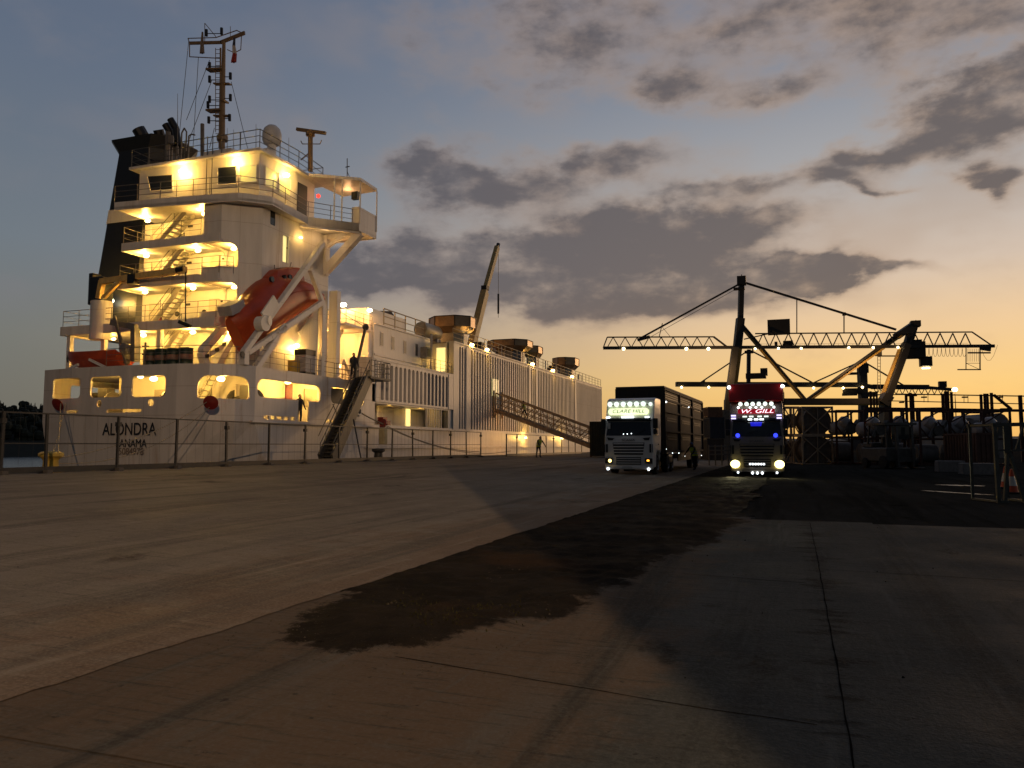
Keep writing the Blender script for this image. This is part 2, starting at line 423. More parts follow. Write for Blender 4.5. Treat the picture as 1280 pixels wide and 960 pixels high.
ropem = mat('rope_fibre', (.30,.25,.17), .85, var=.3, scale=30)
tanp = mat('tan_crane_paint', (.46,.33,.16), .5, var=.25)
glassm = glass('dark_glass')
rubber = mat('rubber', (.012,.012,.012), .8, var=.3)
e_lamp = emit('deck_lamp_glow', (1.0,.80,.42), 9.0)
e_big = emit('floodlight_glow', (1.0,.88,.55), 14.0)
e_win = emit('lit_room_glow', (1.0,.80,.30), 1.0)
e_white = emit('white_led_glow', (.86,.95,1.0), 3.5)
e_soft = emit('cool_lamp_glow', (.85,1.0,.88), 1.3)
e_blue = emit('blue_led_glow', (.03,.05,1.0), 2.2)
e_violet = emit('violet_led_glow', (.62,.55,1.0), 2.0)
e_amber = emit('amber_lamp_glow', (1.0,.45,.05), 3.0)
e_red = emit('red_lamp_glow', (1.0,.05,.03), 2.0)
e_sodium = emit('sodium_lamp_glow', (1.0,.74,.34), 12.0)

# ---------------------------------------------------------------- ground, quay, water, far shore
def gz(X):
    t = min(1, max(0, (-5.0-X)/17.0)); return .545*(t*t*(3-2*t)*.35+t*.65)
def gmat(name, ca, cb, cc, streak=.5, rough=.8, stains=(.012,.010,.008), fine=.25, bump=.35, orange=None, ox=None, spec=.15, joint=None, over=False):
    m = bpy.data.materials.new(name); m.use_nodes = True; t = m.node_tree; b = t.nodes['Principled BSDF']; l = t.links.new
    N = lambda k: t.nodes.new(k)
    g = N('ShaderNodeNewGeometry')
    def nz(scale, det, sx=1, sy=1, off=(0,0,0), rough=.6, dist=0.0):
        mp = N('ShaderNodeMapping'); l(g.outputs['Position'], mp.inputs[0]); mp.inputs[3].default_value = (sx, sy, 1); mp.inputs[1].default_value = off
        n = N('ShaderNodeTexNoise'); n.inputs['Scale'].default_value = scale; n.inputs['Detail'].default_value = det; n.inputs['Roughness'].default_value = rough; n.inputs['Distortion'].default_value = dist
        l(mp.outputs[0], n.inputs['Vector']); return n.outputs[0]
    def rng(v, a, c, lo=0.0, hi=1.0):
        r = N('ShaderNodeMapRange'); r.interpolation_type = 'SMOOTHSTEP'; l(v, r.inputs[0])
        for i, q in enumerate((a, c, lo, hi)): r.inputs[i+1].default_value = q
        return r.outputs[0]
    def mix(f, x, y, blend='MIX'):
        n = N('ShaderNodeMix'); n.data_type = 'RGBA'; n.blend_type = blend
        if isinstance(f, float): n.inputs[0].default_value = f
        else: l(f, n.inputs[0])
        for i, v in ((6, x), (7, y)):
            if isinstance(v, tuple): n.inputs[i].default_value = v+(1,)
            else: l(v, n.inputs[i])
        return n.outputs[2]
    c = mix(rng(nz(.16, 5, off=(3,1,0)), .35, .65), ca, cb)
    sx_ = N('ShaderNodeSeparateXYZ'); l(g.outputs['Position'], sx_.inputs[0])
    def mth(op, a, b_=None):
        n = N('ShaderNodeMath'); n.operation = op
        for i, v in enumerate((a, b_)):
            if v is None: continue
            if isinstance(v, (int, float)): n.inputs[i].default_value = v
            else: l(v, n.inputs[i])
        return n.outputs[0]
    if orange:
        f = nz(.55, 7, off=(2,9,0), rough=.7)
        if ox:
            r_ = N('ShaderNodeMapRange'); l(sx_.outputs[0], r_.inputs[0])
            for i, q in enumerate((ox[0], ox[1], -.22, .30)): r_.inputs[i+1].default_value = q
            f = mth('ADD', f, r_.outputs[0])
        c = mix(rng(f, .5, .70, 0, .85), c, orange)
    c = mix(rng(nz(1.1, 7, 1, .30, (1,5,0), .65, .6), .46, .72, 0, streak), c, cc)
    c = mix(rng(nz(.5, 7, 2.4, .12, (8,2,0), .68, .4), .48, .64, 0, min(1, streak*1.25)), c, tuple(x*.52 for x in ca))
    c = mix(rng(nz(2.2, 6, 2.2, .10, (3,7,0), .7), .54, .72, 0, streak), c, tuple(x*1.45 for x in ca))
    if joint is not None:
        dj = mth('ABSOLUTE', mth('SUBTRACT', sx_.outputs[0], joint))
        e = mth('SUBTRACT', mth('MULTIPLY', mth('SUBTRACT', nz(1.2, 8, .55, 2.2, (1,3,0), rough=.72), .47), 2.6), dj)
        c = mix(rng(e, -.05, .16, 0, .8), c, tuple(x*.22 for x in ca))
    c = mix(rng(nz(.42, 6, 1, .6, (4,4,0), .7), .60, .69, 0, .72), c, stains)
    c = mix(rng(nz(9, 4, off=(0,2,0), rough=.7), .62, .72, 0, .6), c, stains)
    c = mix(rng(nz(5, 7, .30, 3.2, (2,1,0), .74, .6), .50, .66, 0, streak*.9), c, tuple(x*.45 for x in ca))
    c = mix(rng(nz(3.2, 8, .6, 1.6, (9,1,0), .75), .54, .70, 0, streak*.7), c, tuple(x*1.5 for x in ca))
    c = mix(rng(nz(38, 3, off=(6,2,0)), .40, .75, 0, fine), c, tuple(min(1, x*2.1) for x in ca))
    if over:
        at_ = N('ShaderNodeAttribute'); at_.attribute_name = 'dirt'
        f = mth('ADD', at_.outputs['Fac'], mth('MULTIPLY', mth('SUBTRACT', nz(2.0, 10, off=(1,1,0), rough=.80), .5), 1.35))
        d = mix(rng(nz(.8, 8, off=(3,1,0), rough=.7), .35, .65), (.027,.0215,.0155), (.0135,.0118,.0095))
        d = mix(rng(nz(.45, 6, off=(5,3,0), rough=.6), .52, .66, 0, .7), d, (.046,.027,.015))
        d = mix(rng(nz(30, 5, off=(6,2,0), rough=.75), .60, .70, 0, .7), d, (.10,.082,.06))
        d = mix(rng(nz(11, 5, off=(2,2,0), rough=.75), .62, .68, 0, .8), d, (.007,.006,.005))
        c = mix(rng(f, .34, .52), c, d)
    l(c, b.inputs['Base Color'])
    l(rng(nz(.7, 5, off=(5,7,0)), .3, .7, rough-.22, min(1, rough+.08)), b.inputs['Roughness'])
    b.inputs['Specular IOR Level'].default_value = spec
    ad_ = N('ShaderNodeMath'); ad_.operation = 'ADD'; l(nz(45, 4), ad_.inputs[0]); l(nz(4, 5), ad_.inputs[1])
    bp = N('ShaderNodeBump'); bp.inputs['Strength'].default_value = bump; bp.inputs['Distance'].default_value = .03
    l(ad_.outputs[0], bp.inputs['Height']); l(bp.outputs[0], b.inputs['Normal'])
    return m
asphalt = gmat('yard_asphalt', (.030,.028,.023), (.040,.037,.031), (.058,.052,.044), .5, .95, stains=(.004,.004,.003), spec=0.0)
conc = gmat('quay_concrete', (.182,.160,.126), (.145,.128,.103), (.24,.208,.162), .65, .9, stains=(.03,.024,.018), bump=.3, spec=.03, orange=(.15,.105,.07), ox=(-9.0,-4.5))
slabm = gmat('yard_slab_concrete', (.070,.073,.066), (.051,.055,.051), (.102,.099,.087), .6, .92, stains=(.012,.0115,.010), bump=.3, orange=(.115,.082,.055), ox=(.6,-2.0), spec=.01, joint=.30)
dirtm = gmat('dirt_over_slab', (.070,.073,.066), (.051,.055,.051), (.102,.099,.087), .6, .92, stains=(.012,.0115,.010), bump=.3, orange=(.115,.082,.055), ox=(.6,-2.0), spec=.01, joint=.30, over=True)
def sheet(name, m, xs, ys, dz, keep=None):
    mb = MB(); vs = [(x, y, gz(x)+dz) for y in ys for x in xs]; n = len(xs)
    fs = [(j*n+i, j*n+i+1, (j+1)*n+i+1, (j+1)*n+i) for j in range(len(ys)-1) for i in range(n-1) if keep is None or keep((xs[i]+xs[i+1])/2, (ys[j]+ys[j+1])/2)]
    me = bpy.data.meshes.new(name); me.from_pydata(vs, [], fs); me.materials.append(m)
    o = bpy.data.objects.new(name, me); col.objects.link(o); WM[o.name] = Matrix.Identity(4); return struct(o)
QX = -25.7
xs = [QX, -24, -22, -20, -18, -16, -14, -12, -10, -8, -7, -6, -5, -4, 0, 10, 30, 80, 200, 600, 1500]
ys = [-80, -30, -10, 0, 10, 20, 40, 70, 100, 140, 200, 320, 600, 1200, 2500]
sheet('ground', asphalt, xs, ys, 0)
# quay slab with a ragged edge
def ragged(name, m, xl, xr, y0, y1, dz, amp, step=.45):
    n = int((y1-y0)/step); mb = MB(); cols = 14; vs = []; fs = []
    for j in range(n+1):
        y = y0+(y1-y0)*j/n
        e = xr+amp*(noise.noise((y*.9, 3.3, 0))+.6*noise.noise((y*3.1, 1.3, 0))+.4*noise.noise((y*9, 2.3, 0)))
        for i in range(cols+1):
            x = xl+(e-xl)*i/cols; vs.append((x, y, gz(x)+dz))
    for j in range(n):
        for i in range(cols): a = j*(cols+1)+i; fs.append((a, a+1, a+cols+2, a+cols+1))
    me = bpy.data.meshes.new(name); me.from_pydata(vs, [], fs); me.materials.append(m)
    o = bpy.data.objects.new(name, me); col.objects.link(o); return struct(o)
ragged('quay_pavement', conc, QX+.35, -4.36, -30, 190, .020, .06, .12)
ragged('quay_edge', mat('kerb_concrete', (.16,.14,.12), .8, var=.25, bump=.3), QX, QX+.345, -30, 190, .10, 0, 5)
qw = MB().box(QX-.15, QX, -30, 190, -6, .60).build('quay_wall', mat('quay_wall_concrete', (.12,.11,.09), .85, var=.3, bump=.3)); struct(qw)
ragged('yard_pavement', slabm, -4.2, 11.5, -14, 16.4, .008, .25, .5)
# dirt strip: a low crust of earth, thinning out into the slab
def dirt():
    V = []; Fc = []; W_ = []
    xs_ = [-4.9+.07*i for i in range(int(6.4/.07)+1)]; ysd = []; y = 3.0
    while y < 60: ysd.append(y); y += .07*max(1, (y/7))
    def xr(y):
        P = [(3.0,-4.2),(4.6,-3.3),(5.3,-2.4),(6.7,-1.75),(9,-1.5),(12,-1.1),(16,-.6),(16.9,-1.0),(17.2,9),(60,9)]
        for a, b in zip(P[:-1], P[1:]):
            if y <= b[0]: return a[1]+(b[1]-a[1])*(y-a[0])/(b[0]-a[0])
        return 9
    n = len(xs_)
    for y in ysd:
        r = xr(y)
        for x in xs_:
            e = .30*noise.noise((x*.9, y*.6, 5))+.16*noise.noise((x*3.1, y*2.2, 1))
            d = min((x+5.2), (r-x)/1.0+.25, (y-4.75)*1.2+.1)+e
            if y < 7.0: d = min(d, (x+4.45-(7.0-y)*.26)/.8+e+.15)
            d = max(-.6, min(1, d)); h = max(0, min(1, (d-.1)/.6))
            z = gz(x)+.0135+h*(.022+.045*noise.noise((x*1.4, y*1.4, 2))+.03*noise.noise((x*5, y*5, 7))+.016*noise.noise((x*14, y*14, 4)))
            W_.append(d); V.append((x, y, max(z, gz(x)+.0125) if x > -4.28 else gz(x)+.0125))
    for j in range(len(ysd)-1):
        for i in range(n-1):
            if ysd[j] > 16.5 and xs_[i] > -1.0+.5*noise.noise((ysd[j]*.4, 2, 2))+.25*noise.noise((ysd[j]*1.7, 5, 2)): continue
            a = j*n+i; Fc.append((a, a+1, a+n+1, a+n))
    me = bpy.data.meshes.new('dirt_strip'); me.from_pydata(V, [], Fc); me.materials.append(dirtm)
    at_ = me.attributes.new('dirt', 'FLOAT', 'POINT'); at_.data.foreach_set('value', W_)
    for p in me.polygons: p.use_smooth = True
    o = bpy.data.objects.new('dirt_strip', me); col.objects.link(o); return struct(o)
dirt()
def stones(name, m, n, area, r0, r1, kindlabel):
    mb = MB()
    for _ in range(n):
        x, y = area()
        r = random.uniform(r0, r1)*random.uniform(.6, 1.2); c = Vector((x, y, gz(x)+.012+r*.3))
        vs = [c+Vector((math.cos(a)*r*random.uniform(.6,1.2), math.sin(a)*r*random.uniform(.6,1.2), -r*.4)) for a in (0,1.3,2.5,3.8,5)]
        vs += [c+Vector((random.uniform(-.3,.3)*r, random.uniform(-.3,.3)*r, r*random.uniform(.3,.7)))]
        mb.mesh(vs, [(i, (i+1) % 5, 5) for i in range(5)])
    o = mb.build(name, m); tag(o, kindlabel, 'gravel', kind='stuff')
def a1():
    y = 4.6+abs(random.gauss(0, 1))*7; return random.uniform(-4.2, -1.9), y
stones('gravel', mat('grey_stone', (.085,.07,.052), .9, var=.4, scale=12, spec=0.0), 1500, a1, .004, .017, 'loose grey stones scattered over the dark dirt strip')
def a2():
    y = 4+abs(random.gauss(0, 1))*9; return (random.uniform(-14, -4.4) if random.random() < .55 else random.uniform(-1.5, 5)), y
stones('debris', mat('dark_debris', (.018,.015,.012), .95, var=.4, scale=12, spec=0.0), 150, a2, .005, .018, 'small dark crumbs of debris scattered over the concrete')
# weeds at the near tip of the dirt
mb = MB()
for _ in range(520):
    x = random.gauss(-2.9, .35); y = 6.35+random.gauss(0, .28)+.25*abs(x+2.9)
    if x < -3.9 or y < 5.7+.2*abs(x+2.6): continue
    a = random.uniform(0, 6.28); h = random.uniform(.008, .026); w_ = .007; c = Vector((x, y, gz(x)+.03)); d = Vector((math.cos(a), math.sin(a), 0))
    mb.face([c-d*w_, c+d*w_, c+Vector((d.y, -d.x, 0))*h*.7+Vector((0,0,h))])
tag(mb.build('weeds', mat('weed_green', (.045,.042,.014), .95, var=.4, spec=0.0)), 'thin yellow-green weeds on the near tip of the dirt strip', 'weeds', kind='stuff')
# expansion joints and cracks with dark fill in the yard slab
def ribbon(name, pts, wd, m, dz, jit=.03, step=.12):
    P = [Vector((p[0], p[1], 0)) for p in pts]; out_ = []; mb = MB(); prev = None
    for a, b in zip(P[:-1], P[1:]):
        n = max(2, int((b-a).length/step))
        for k in range(n):
            q = a.lerp(b, k/n); d = (b-a).normalized(); s_ = Vector((-d.y, d.x, 0))
            q = q+s_*jit*noise.noise((q.x*2.3, q.y*2.3, wd*50)); ww = wd*(.55+.9*abs(noise.noise((q.x*3.1, q.y*3.1, 9))))
            cur = (q-s_*ww, q+s_*ww)
            if prev: mb.face([(prev[0].x, prev[0].y, gz(prev[0].x)+dz), (prev[1].x, prev[1].y, gz(prev[1].x)+dz), (cur[1].x, cur[1].y, gz(cur[1].x)+dz), (cur[0].x, cur[0].y, gz(cur[0].x)+dz)])
            prev = cur
    me = bpy.data.meshes.new(name); me.from_pydata([tuple(v) for v in mb.v], [], mb.f); me.materials.append(m)
    o = bpy.data.objects.new(name, me); col.objects.link(o); return struct(o)
tar = mat('joint_fill', (.012,.011,.010), .95, var=.4, spec=0.0)
ribbon('slab_joint', [(.34,16.2),(.33,12.9),(.29,8),(.26,5.35),(.24,3)], .006, tar, .0165, .012, .05)
ribbon('slab_joint', [(-3.3,5.12),(-2.3,4.95),(-1.7,4.85),(-.58,4.66),(.24,4.55)], .007, tar, .0165, .02)
ribbon('slab_joint', [(.26,10.2),(3,10.0),(7,9.8)], .010, tar, .0165, .02)
ribbon('slab_joint', [(-1.2,9.3),(-.4,9.2),(.28,9.1)], .008, tar, .0165, .02)
ribbon('slab_joint', [(4.6,16.3),(4.5,10),(4.4,3)], .012, tar, .0165, .02)
# puddles on the right
wet = glass('puddle_water', (.03,.027,.024), .32)
def puddle(p0, p1, wd):
    a = PZ(*p0, 0.0); b = PZ(*p1, 0.0); n = 30; L_, R2 = [], []
    for k in range(n+1):
        t = k/n; q = a.lerp(b, t); ww = wd*math.sin(math.pi*t)**.5*(.4+1.1*abs(noise.noise((t*7, wd*9, 2))))
        L_.append((q.x, q.y-ww, .0062)); R2.append((q.x, q.y+ww*.6, .0062))
    me = bpy.data.meshes.new('puddle'); me.from_pydata(L_+R2, [], [(k, k+1, n+2+k, n+1+k) for k in range(n)]); me.materials.append(wet)
    o = bpy.data.objects.new('puddle', me); col.objects.link(o); struct(o)
puddle((1168,606), (1232,607.5), .5); puddle((1150,613), (1243,619), .38); puddle((1040,655),(1075,657),.12)
# water and far shore
wm_ = bpy.data.materials.new('river_water'); wm_.use_nodes = True; b_ = wm_.node_tree.nodes['Principled BSDF']
b_.inputs['Base Color'].default_value = (.02,.024,.024,1); b_.inputs['Roughness'].default_value = .22
tn = wm_.node_tree.nodes.new('ShaderNodeTexNoise'); tn.inputs['Scale'].default_value = .8; tn.inputs['Detail'].default_value = 4
tcw = wm_.node_tree.nodes.new('ShaderNodeNewGeometry'); wm_.node_tree.links.new(tcw.outputs['Position'], tn.inputs['Vector'])
bw = wm_.node_tree.nodes.new('ShaderNodeBump'); bw.inputs['Strength'].default_value = .8; bw.inputs['Distance'].default_value = .35
wm_.node_tree.links.new(tn.outputs[0], bw.inputs['Height']); wm_.node_tree.links.new(bw.outputs[0], b_.inputs['Normal'])
me = bpy.data.meshes.new('water'); me.from_pydata([(-2500,-300,-2.4),(QX-.15,-300,-2.4),(QX-.15,2500,-2.4),(-2500,2500,-2.4)], [], [(0,1,2,3)]); me.materials.append(wm_)
struct((lambda o: (col.objects.link(o), o)[1])(bpy.data.objects.new('water', me)))
hillm = mat('wooded_slope', (.028,.030,.022), .95, var=.5, scale=.06)
mb = MB(); n = 46; vs = []; fs = []
A0, A1 = rad(-62), rad(-22)
for k in range(n+1):
    a = A0+(A1-A0)*k/n; dirv = Vector((math.sin(a), math.cos(a), 0))
    hh = 16+5*noise.noise((k*.22, 4, 0))-10*max(0, (k/n-.55))
    for d_, z in ((330,-3),(338,2),(380,hh*.75),(420,hh),(520,-3)): vs.append(dirv*d_+Vector((0,0,z)))
for k in range(n):
    for i in range(4): fs.append((k*5+i, (k+1)*5+i, (k+1)*5+i+1, k*5+i+1))
me = bpy.data.meshes.new('hill'); me.from_pydata([tuple(v) for v in vs], [], fs); me.materials.append(hillm)
struct((lambda o: (col.objects.link(o), o)[1])(bpy.data.objects.new('hill', me)))
mb = MB()
for k in range(760):
    a = random.uniform(rad(-58), rad(-44)); d_ = random.uniform(345, 425); hh = (d_-345)/80*11
    c = Vector((math.sin(a)*d_, math.cos(a)*d_, 1+hh)); r = random.uniform(1.4, 3.4); hgt = random.uniform(5, 12)
    if random.random() < .6:
        mb.tube(c, c+Vector((0,0,hgt)), r*.75, 7, .1)
    for q in range(5):
        o_ = Vector((random.uniform(-1,1)*r*.7, random.uniform(-1,1)*r*.7, random.uniform(.2,.85)*hgt)); rr = r*random.uniform(.35,.6)
        mb.ball(c+o_, rr, 6, 4, (random.uniform(.8,1.2), 1, random.uniform(.7,1.1)))
tag(mb.build('treeline', mat('far_foliage', (.022,.026,.016), .95, var=.5, scale=.2)), 'dark wooded hillside across the water behind the stern', 'woods', kind='stuff')
# ---------------------------------------------------------------- the ship
ship = thing('cargo_ship', 'big white livestock carrier moored along the quay, lamps lit on its stern decks', 'ship', (-34.5, 33, -2.4))
OUT = [(-43,122),(-43,38),(-42.2,35),(-40.55,33.15),(-38,32.75),(-34,32.6),(-30.6,32.8),(-28.9,33.3),(-27.85,34.1),(-27.5,35.3),(-27.5,122),(-29,131),(-35,140),(-41,131)]
def ring(z):
    k = max(0, (2.83-z))/2.5; r = []
    for i, (x, y) in enumerate(OUT):
        if i in (6,7,8): x -= .75*k*(1 if i > 6 else .5); y += .35*k*(i-6)
        if i == 9: y += 1.1*k; 
        if i in (2,3): x += .4*k; y += .15*k
        r.append(Vector((x, y, z)))
    return r
MB().loft([ring(z) for z in (-5,-2.4,-.6,.6,1.6,2.83)]).build('hull', hullp, ship, smooth=False)
MB().box(-27.5,-27.34,47,121,1.30,1.46).box(-27.5,-27.30,34.9,62,2.74,2.86).build('rubbing_strake', hullp, ship)
def uproj(path, pt):
    best = None; u = 0
    for a, b in zip(path[:-1], path[1:]):
        a = Vector(a); b = Vector(b); d = b-a; t = max(0, min(1, (Vector(pt)-a).dot(d)/d.length_squared)); q = a+d*t
        e = (q-Vector(pt)).length
        if best is None or e < best[0]: best = (e, u+d.length*t)
        u += d.length
    return best[1]
SP = [(-43,48.4)]+OUT[1:10]+[(-27.5,48.4)]
def hx(x0, x1, z0, z1, rt, rb): a = uproj(SP, (x0, 32.7)); b = uproj(SP, (x1, 32.7)); return (a, b, z0, z1, rt, rb)
def hy(y0, y1, z0, z1, rt, rb): a = uproj(SP, (-27.5, y0)); b = uproj(SP, (-27.5, y1)); return (a, b, z0, z1, rt, rb)
holes = [hx(-39.75,-37.3,4.15,5.3,.22,.22), hx(-36.5,-34.2,4.15,5.3,.22,.22), hx(-33.5,-31.3,4.12,5.25,.22,.22),
         (uproj(SP,(-29.5,33.1)), uproj(SP,(-27.5,34.9)), 4.0, 5.22, .55, .15), hy(35.5,41.6,4.2,5.2,.5,.3), hy(39.3,40.4,2.95,4.3,0,0), hy(42.8,46.9,4.2,5.25,.12,.35),
         hx(-38.3,-37.4,3.3,3.48,.05,.05), hx(-35.2,-32.8,3.3,3.48,.05,.05), hx(-36.0,-35.62,3.62,4.0,.18,.18), hx(-32.4,-32.02,3.62,4.0,.18,.18)]
a_ = uproj(SP,(-43,43.5)); b_ = uproj(SP,(-42.7,36.6)); holes.append((a_,b_,4.0,5.3,.2,.2))
for k in range(5): holes.append(hy(36.1+k*.62, 36.55+k*.62, 2.98, 3.18, 0, 0))
for k in range(6): holes.append(hy(42.3+k*.6, 42.8+k*.6, 2.98, 3.14, 0, 0))
strip(SP, 2.83, 5.86, holes, .10, side=1.0).build('stern_bulwark', hullp, ship)
poly = [(x*1.0+(.1 if x < -35 else -.1), y+.1) for x, y in OUT[1:10]]+[(-27.6,48.3),(-42.9,48.3)]
MB().prism([(x, y, 5.70) for x, y in poly], (0,0,.14)).build('poop_deck', white2, ship)
# lit mooring deck inside the stern
MB().box(-39.3,-29.6,37.3,37.4,2.85,5.69).box(-29.7,-29.6,37.4,48,2.85,5.69).build('mooring_deck_wall', white2, ship)
MB().cbox((-36,37.27,3.9),(.85,.06,2.0)).cbox((-32.6,37.27,3.9),(.85,.06,2.0)).cbox((-29.57,36.6,4.0),(.06,.8,2.0)).cbox((-29.57,43.6,4.6),(.06,1.4,1.2)).build('deck_door', mat('door_grey', (.30,.27,.22), .5), ship)
MB().cbox((-29.55,41.2,4.6),(.06,.7,1.6)).build('red_locker', redp, ship)
m_ = MB()
for cx, cy in ((-32.6,35.2),(-38.4,35.4),(-29.0,36.4)):
    m_.tube((cx-.7,cy,3.9),(cx+.7,cy,3.9),.42,14).tube((cx-.75,cy,3.9),(cx-.65,cy,3.9),.78,14).tube((cx+.65,cy,3.9),(cx+.75,cy,3.9),.78,14).box(cx-.2,cx+.5,cy-.3,cy+.3,3.1,4.9).box(cx-.9,cx+.9,cy-.5,cy+.5,2.84,3.1)
m_.build('mooring_winch', darkst, ship)
stair((-33.2,36.7,2.9),(-31.4,36.7,5.6),.7,9,(0,-1,0),'deck_stair',white2,ship,mrail=railp)
MB().box(-27.62,-27.56,42.8,44.3,3.95,5.2).build('dark_hatch_cover', mat('hatch_grey', (.06,.058,.055), .6), ship)

# names on the transom
blk = mat('lettering_black', (.012,.010,.010), .6)
def tran(x, y): return PY(x, y, 32.55)
TX = Vector((1, 0, 0))
text('ALONDRA', .95, 'ship_name', blk, ship, tran(161.5,537)+Vector((0,-.02,0)), TX, (0,0,1), .01, width=3.72)
text('PANAMA', .62, 'port_name', blk, ship, tran(164,554.5)+Vector((0,-.02,0)), TX, (0,0,1), .01, width=2.1)
text('5084978', .52, 'registry_number', mat('lettering_faded', (.20,.15,.11), .6), ship, tran(164,564.5)+Vector((0,-.02,0)), TX, (0,0,1), .01, width=1.7)

# ---- deck house
HL, HR, HA, HF = -38.9, -30.25, 38.5, 45.0
MB().box(HL, HR, HA, HF, 5.84, 15.74).build('deck_house', white2, ship)
TW = [(-32.4,38.5),(-32.4,36.45),(-31.1,36.45),(-29.3,37.9),(-29.3,45.0),(-31,45.0)]
u0 = uproj(TW, (-32.4,36.45)); uc = uproj(TW, (-30.35,37.05))
sd = uproj(TW,(-29.3,41.6))
strip(TW, 5.84, 15.77, [(.1,uc,5.9,8.36,.3,0),(.1,uc,9.35,11.06,.3,.1),(.1,uc,12.0,13.42,.5,.1),
      (uproj(TW,(-29.3,38.6)),uproj(TW,(-29.3,39.1)),14.9,15.9,.08,.08),
      (uproj(TW,(-29.3,39.9)),uproj(TW,(-29.3,40.5)),12.9,14.6,.08,0),(uproj(TW,(-29.3,40.1)),uproj(TW,(-29.3,40.7)),10.2,12.1,.08,0)], .09, side=1.0).build('house_tower', white, ship)
MB().box(-29.36,-29.33,38.6,39.1,14.9,15.9).build('tower_window', glassm, ship)
MB().box(-29.52,-29.48,39.9,40.5,12.9,14.6).box(-29.52,-29.48,40.1,40.7,10.2,12.1).build('lit_doorway', e_win, ship)
# fascias / overhanging decks: z bottom, z top, left x, aft y
def deckslab(zb, zt, xl, xr, ya, name, cham=0):
    m = MB(); m.box(xl, xr, ya+.1, HA, zt-.14-.30, zt-.32)
    m.box(xl, xr, ya, ya+.1, zb, zt); m.box(xl, xl+.1, ya+.1, HA, zb, zt)
    return m.build(name, white, ship)
deckslab(8.36, 8.92, -42.9, -31.0, 36.0, 'boat_deck')
MB().box(-42.9,-38.9,38.5,44,8.5,8.6).build('boat_deck_side', white, ship)
deckslab(11.06, 11.56, -38.6, -31.0, 36.2, 'upper_deck')
deckslab(13.42, 13.92, -38.4, -31.0, 36.2, 'officers_deck')
for zb, zt in ((8.36,8.92),(11.06,11.56),(13.42,13.92)):
    pass
# bridge deck polygon
ZB = 16.2
bp_ = [PZ(x, y, ZB) for x, y in ((143,253),(200,248),(262,243),(298,240.5),(341,246),(385,271),(449,279))]
e1 = bp_[-1]; bl = [(p.x, p.y) for p in bp_]
print('bridge outline', [(round(a,2),round(b,2)) for a,b in bl])
endX = e1.x; endY = e1.y+2.3
plan = bl+[(endX, endY), (-29.3, endY+.2), (-38.9, endY+.2), (bl[0][0], 40.0)]
MB().prism([(x, y, ZB-.42) for x, y in plan], (0,0,.12)).build('bridge_deck', white, ship)
strip(bl, ZB-.5, ZB, (), .08, side=1.0).build('bridge_deck_fascia', white, ship)
strip([bl[-2], bl[-1], (endX, endY), (-29.3, endY)], ZB-.5, ZB, (), .08, side=1.0).build('wing_fascia', white, ship)
strip([(bl[-1][0]-.55, bl[-1][1]-.05), (bl[-1][0], bl[-1][1]), (endX, endY)], ZB+.003, ZB+1.12, (), .07, side=1.0).build('wing_bulwark', white, ship)
# wing knee
KY = 44.55
k1 = Vector((endX-.15, KY, ZB-.55)); k2 = Vector((-29.2, KY, 13.3))
m_ = MB(); m_.bar(k1, k2, .45, .5); m_.bar(Vector((-27.6, KY, ZB-.5)), Vector((-29.2, KY, 14.9)), .22, .2); m_.bar(Vector((-29.2,KY,13.0)),Vector((-29.2,KY,15.7)),.3,.4); m_.bar(Vector((-29.2,KY,ZB-.62)),k1,.3,.3); m_.bar(Vector((-29.2,41.5,ZB-.6)),k1+Vector((0,-.2,0)),.2,.2)
m_.build('wing_knee', white, ship)
# bridge house
BW = [(-38.6,40.5),(-38.6,37.6),(-29.4,37.6),(-29.3,41.2),(-29.6,43.6),(-38.6,43.6)]
strip(BW, ZB, 19.0, (), .1, side=1.0).build('wheelhouse', white2, ship)
rp = [(-39.1,37.2),(-29.1,37.2),(-28.95,41.0),(-29.2,44.2),(-39.1,44.2)]
MB().prism([(x, y, 19.0) for x, y in rp], (0,0,.16)).build('wheelhouse_roof', white, ship)
def win(pxs, name='bridge_window', Y=37.6, m=glassm, fr=True):
    a = [PY(x, y, Y-.03) for x, y in pxs]
    o = MB().prism(a, (0,.02,0)).build(name, m, ship)
    if fr:
        f = MB()
        for p, q in zip(a, a[1:]+a[:1]): f.bar(p+Vector((0,-.01,0)), q+Vector((0,-.01,0)), .07, .06)
        f.build('window_frame', white2, o)
win([(184,220),(216,218),(216,237),(188,239)])
win([(272,209.5),(296,207),(296,229.5),(272,231)])
lit_pane = emit('lit_window_pane', (.62,.62,.28), .32)
win([(300,208),(321,206),(321,227),(300,229)], m=lit_pane)
def winx(y0, y1, z0, z1, X, m=lit_pane, name='bridge_window'):
    o = MB().box(X-.02, X+.03, y0, y1, z0, z1).build(name, m, ship)
    f = MB().box(X-.02,X+.06,y0-.07,y0,z0-.07,z1+.07).box(X-.02,X+.06,y1,y1+.07,z0-.07,z1+.07).box(X-.02,X+.06,y0,y1,z0-.07,z0).box(X-.02,X+.06,y0,y1,z1,z1+.07)
    f.build('window_frame', white2, o)
winx(38.1,39.1,17.2,18.3,-29.36); winx(39.4,40.5,17.2,18.3,-29.33)
MB().box(-29.36,-29.26,41.3,42.3,16.25,18.4).build('bridge_door', blackp, ship)
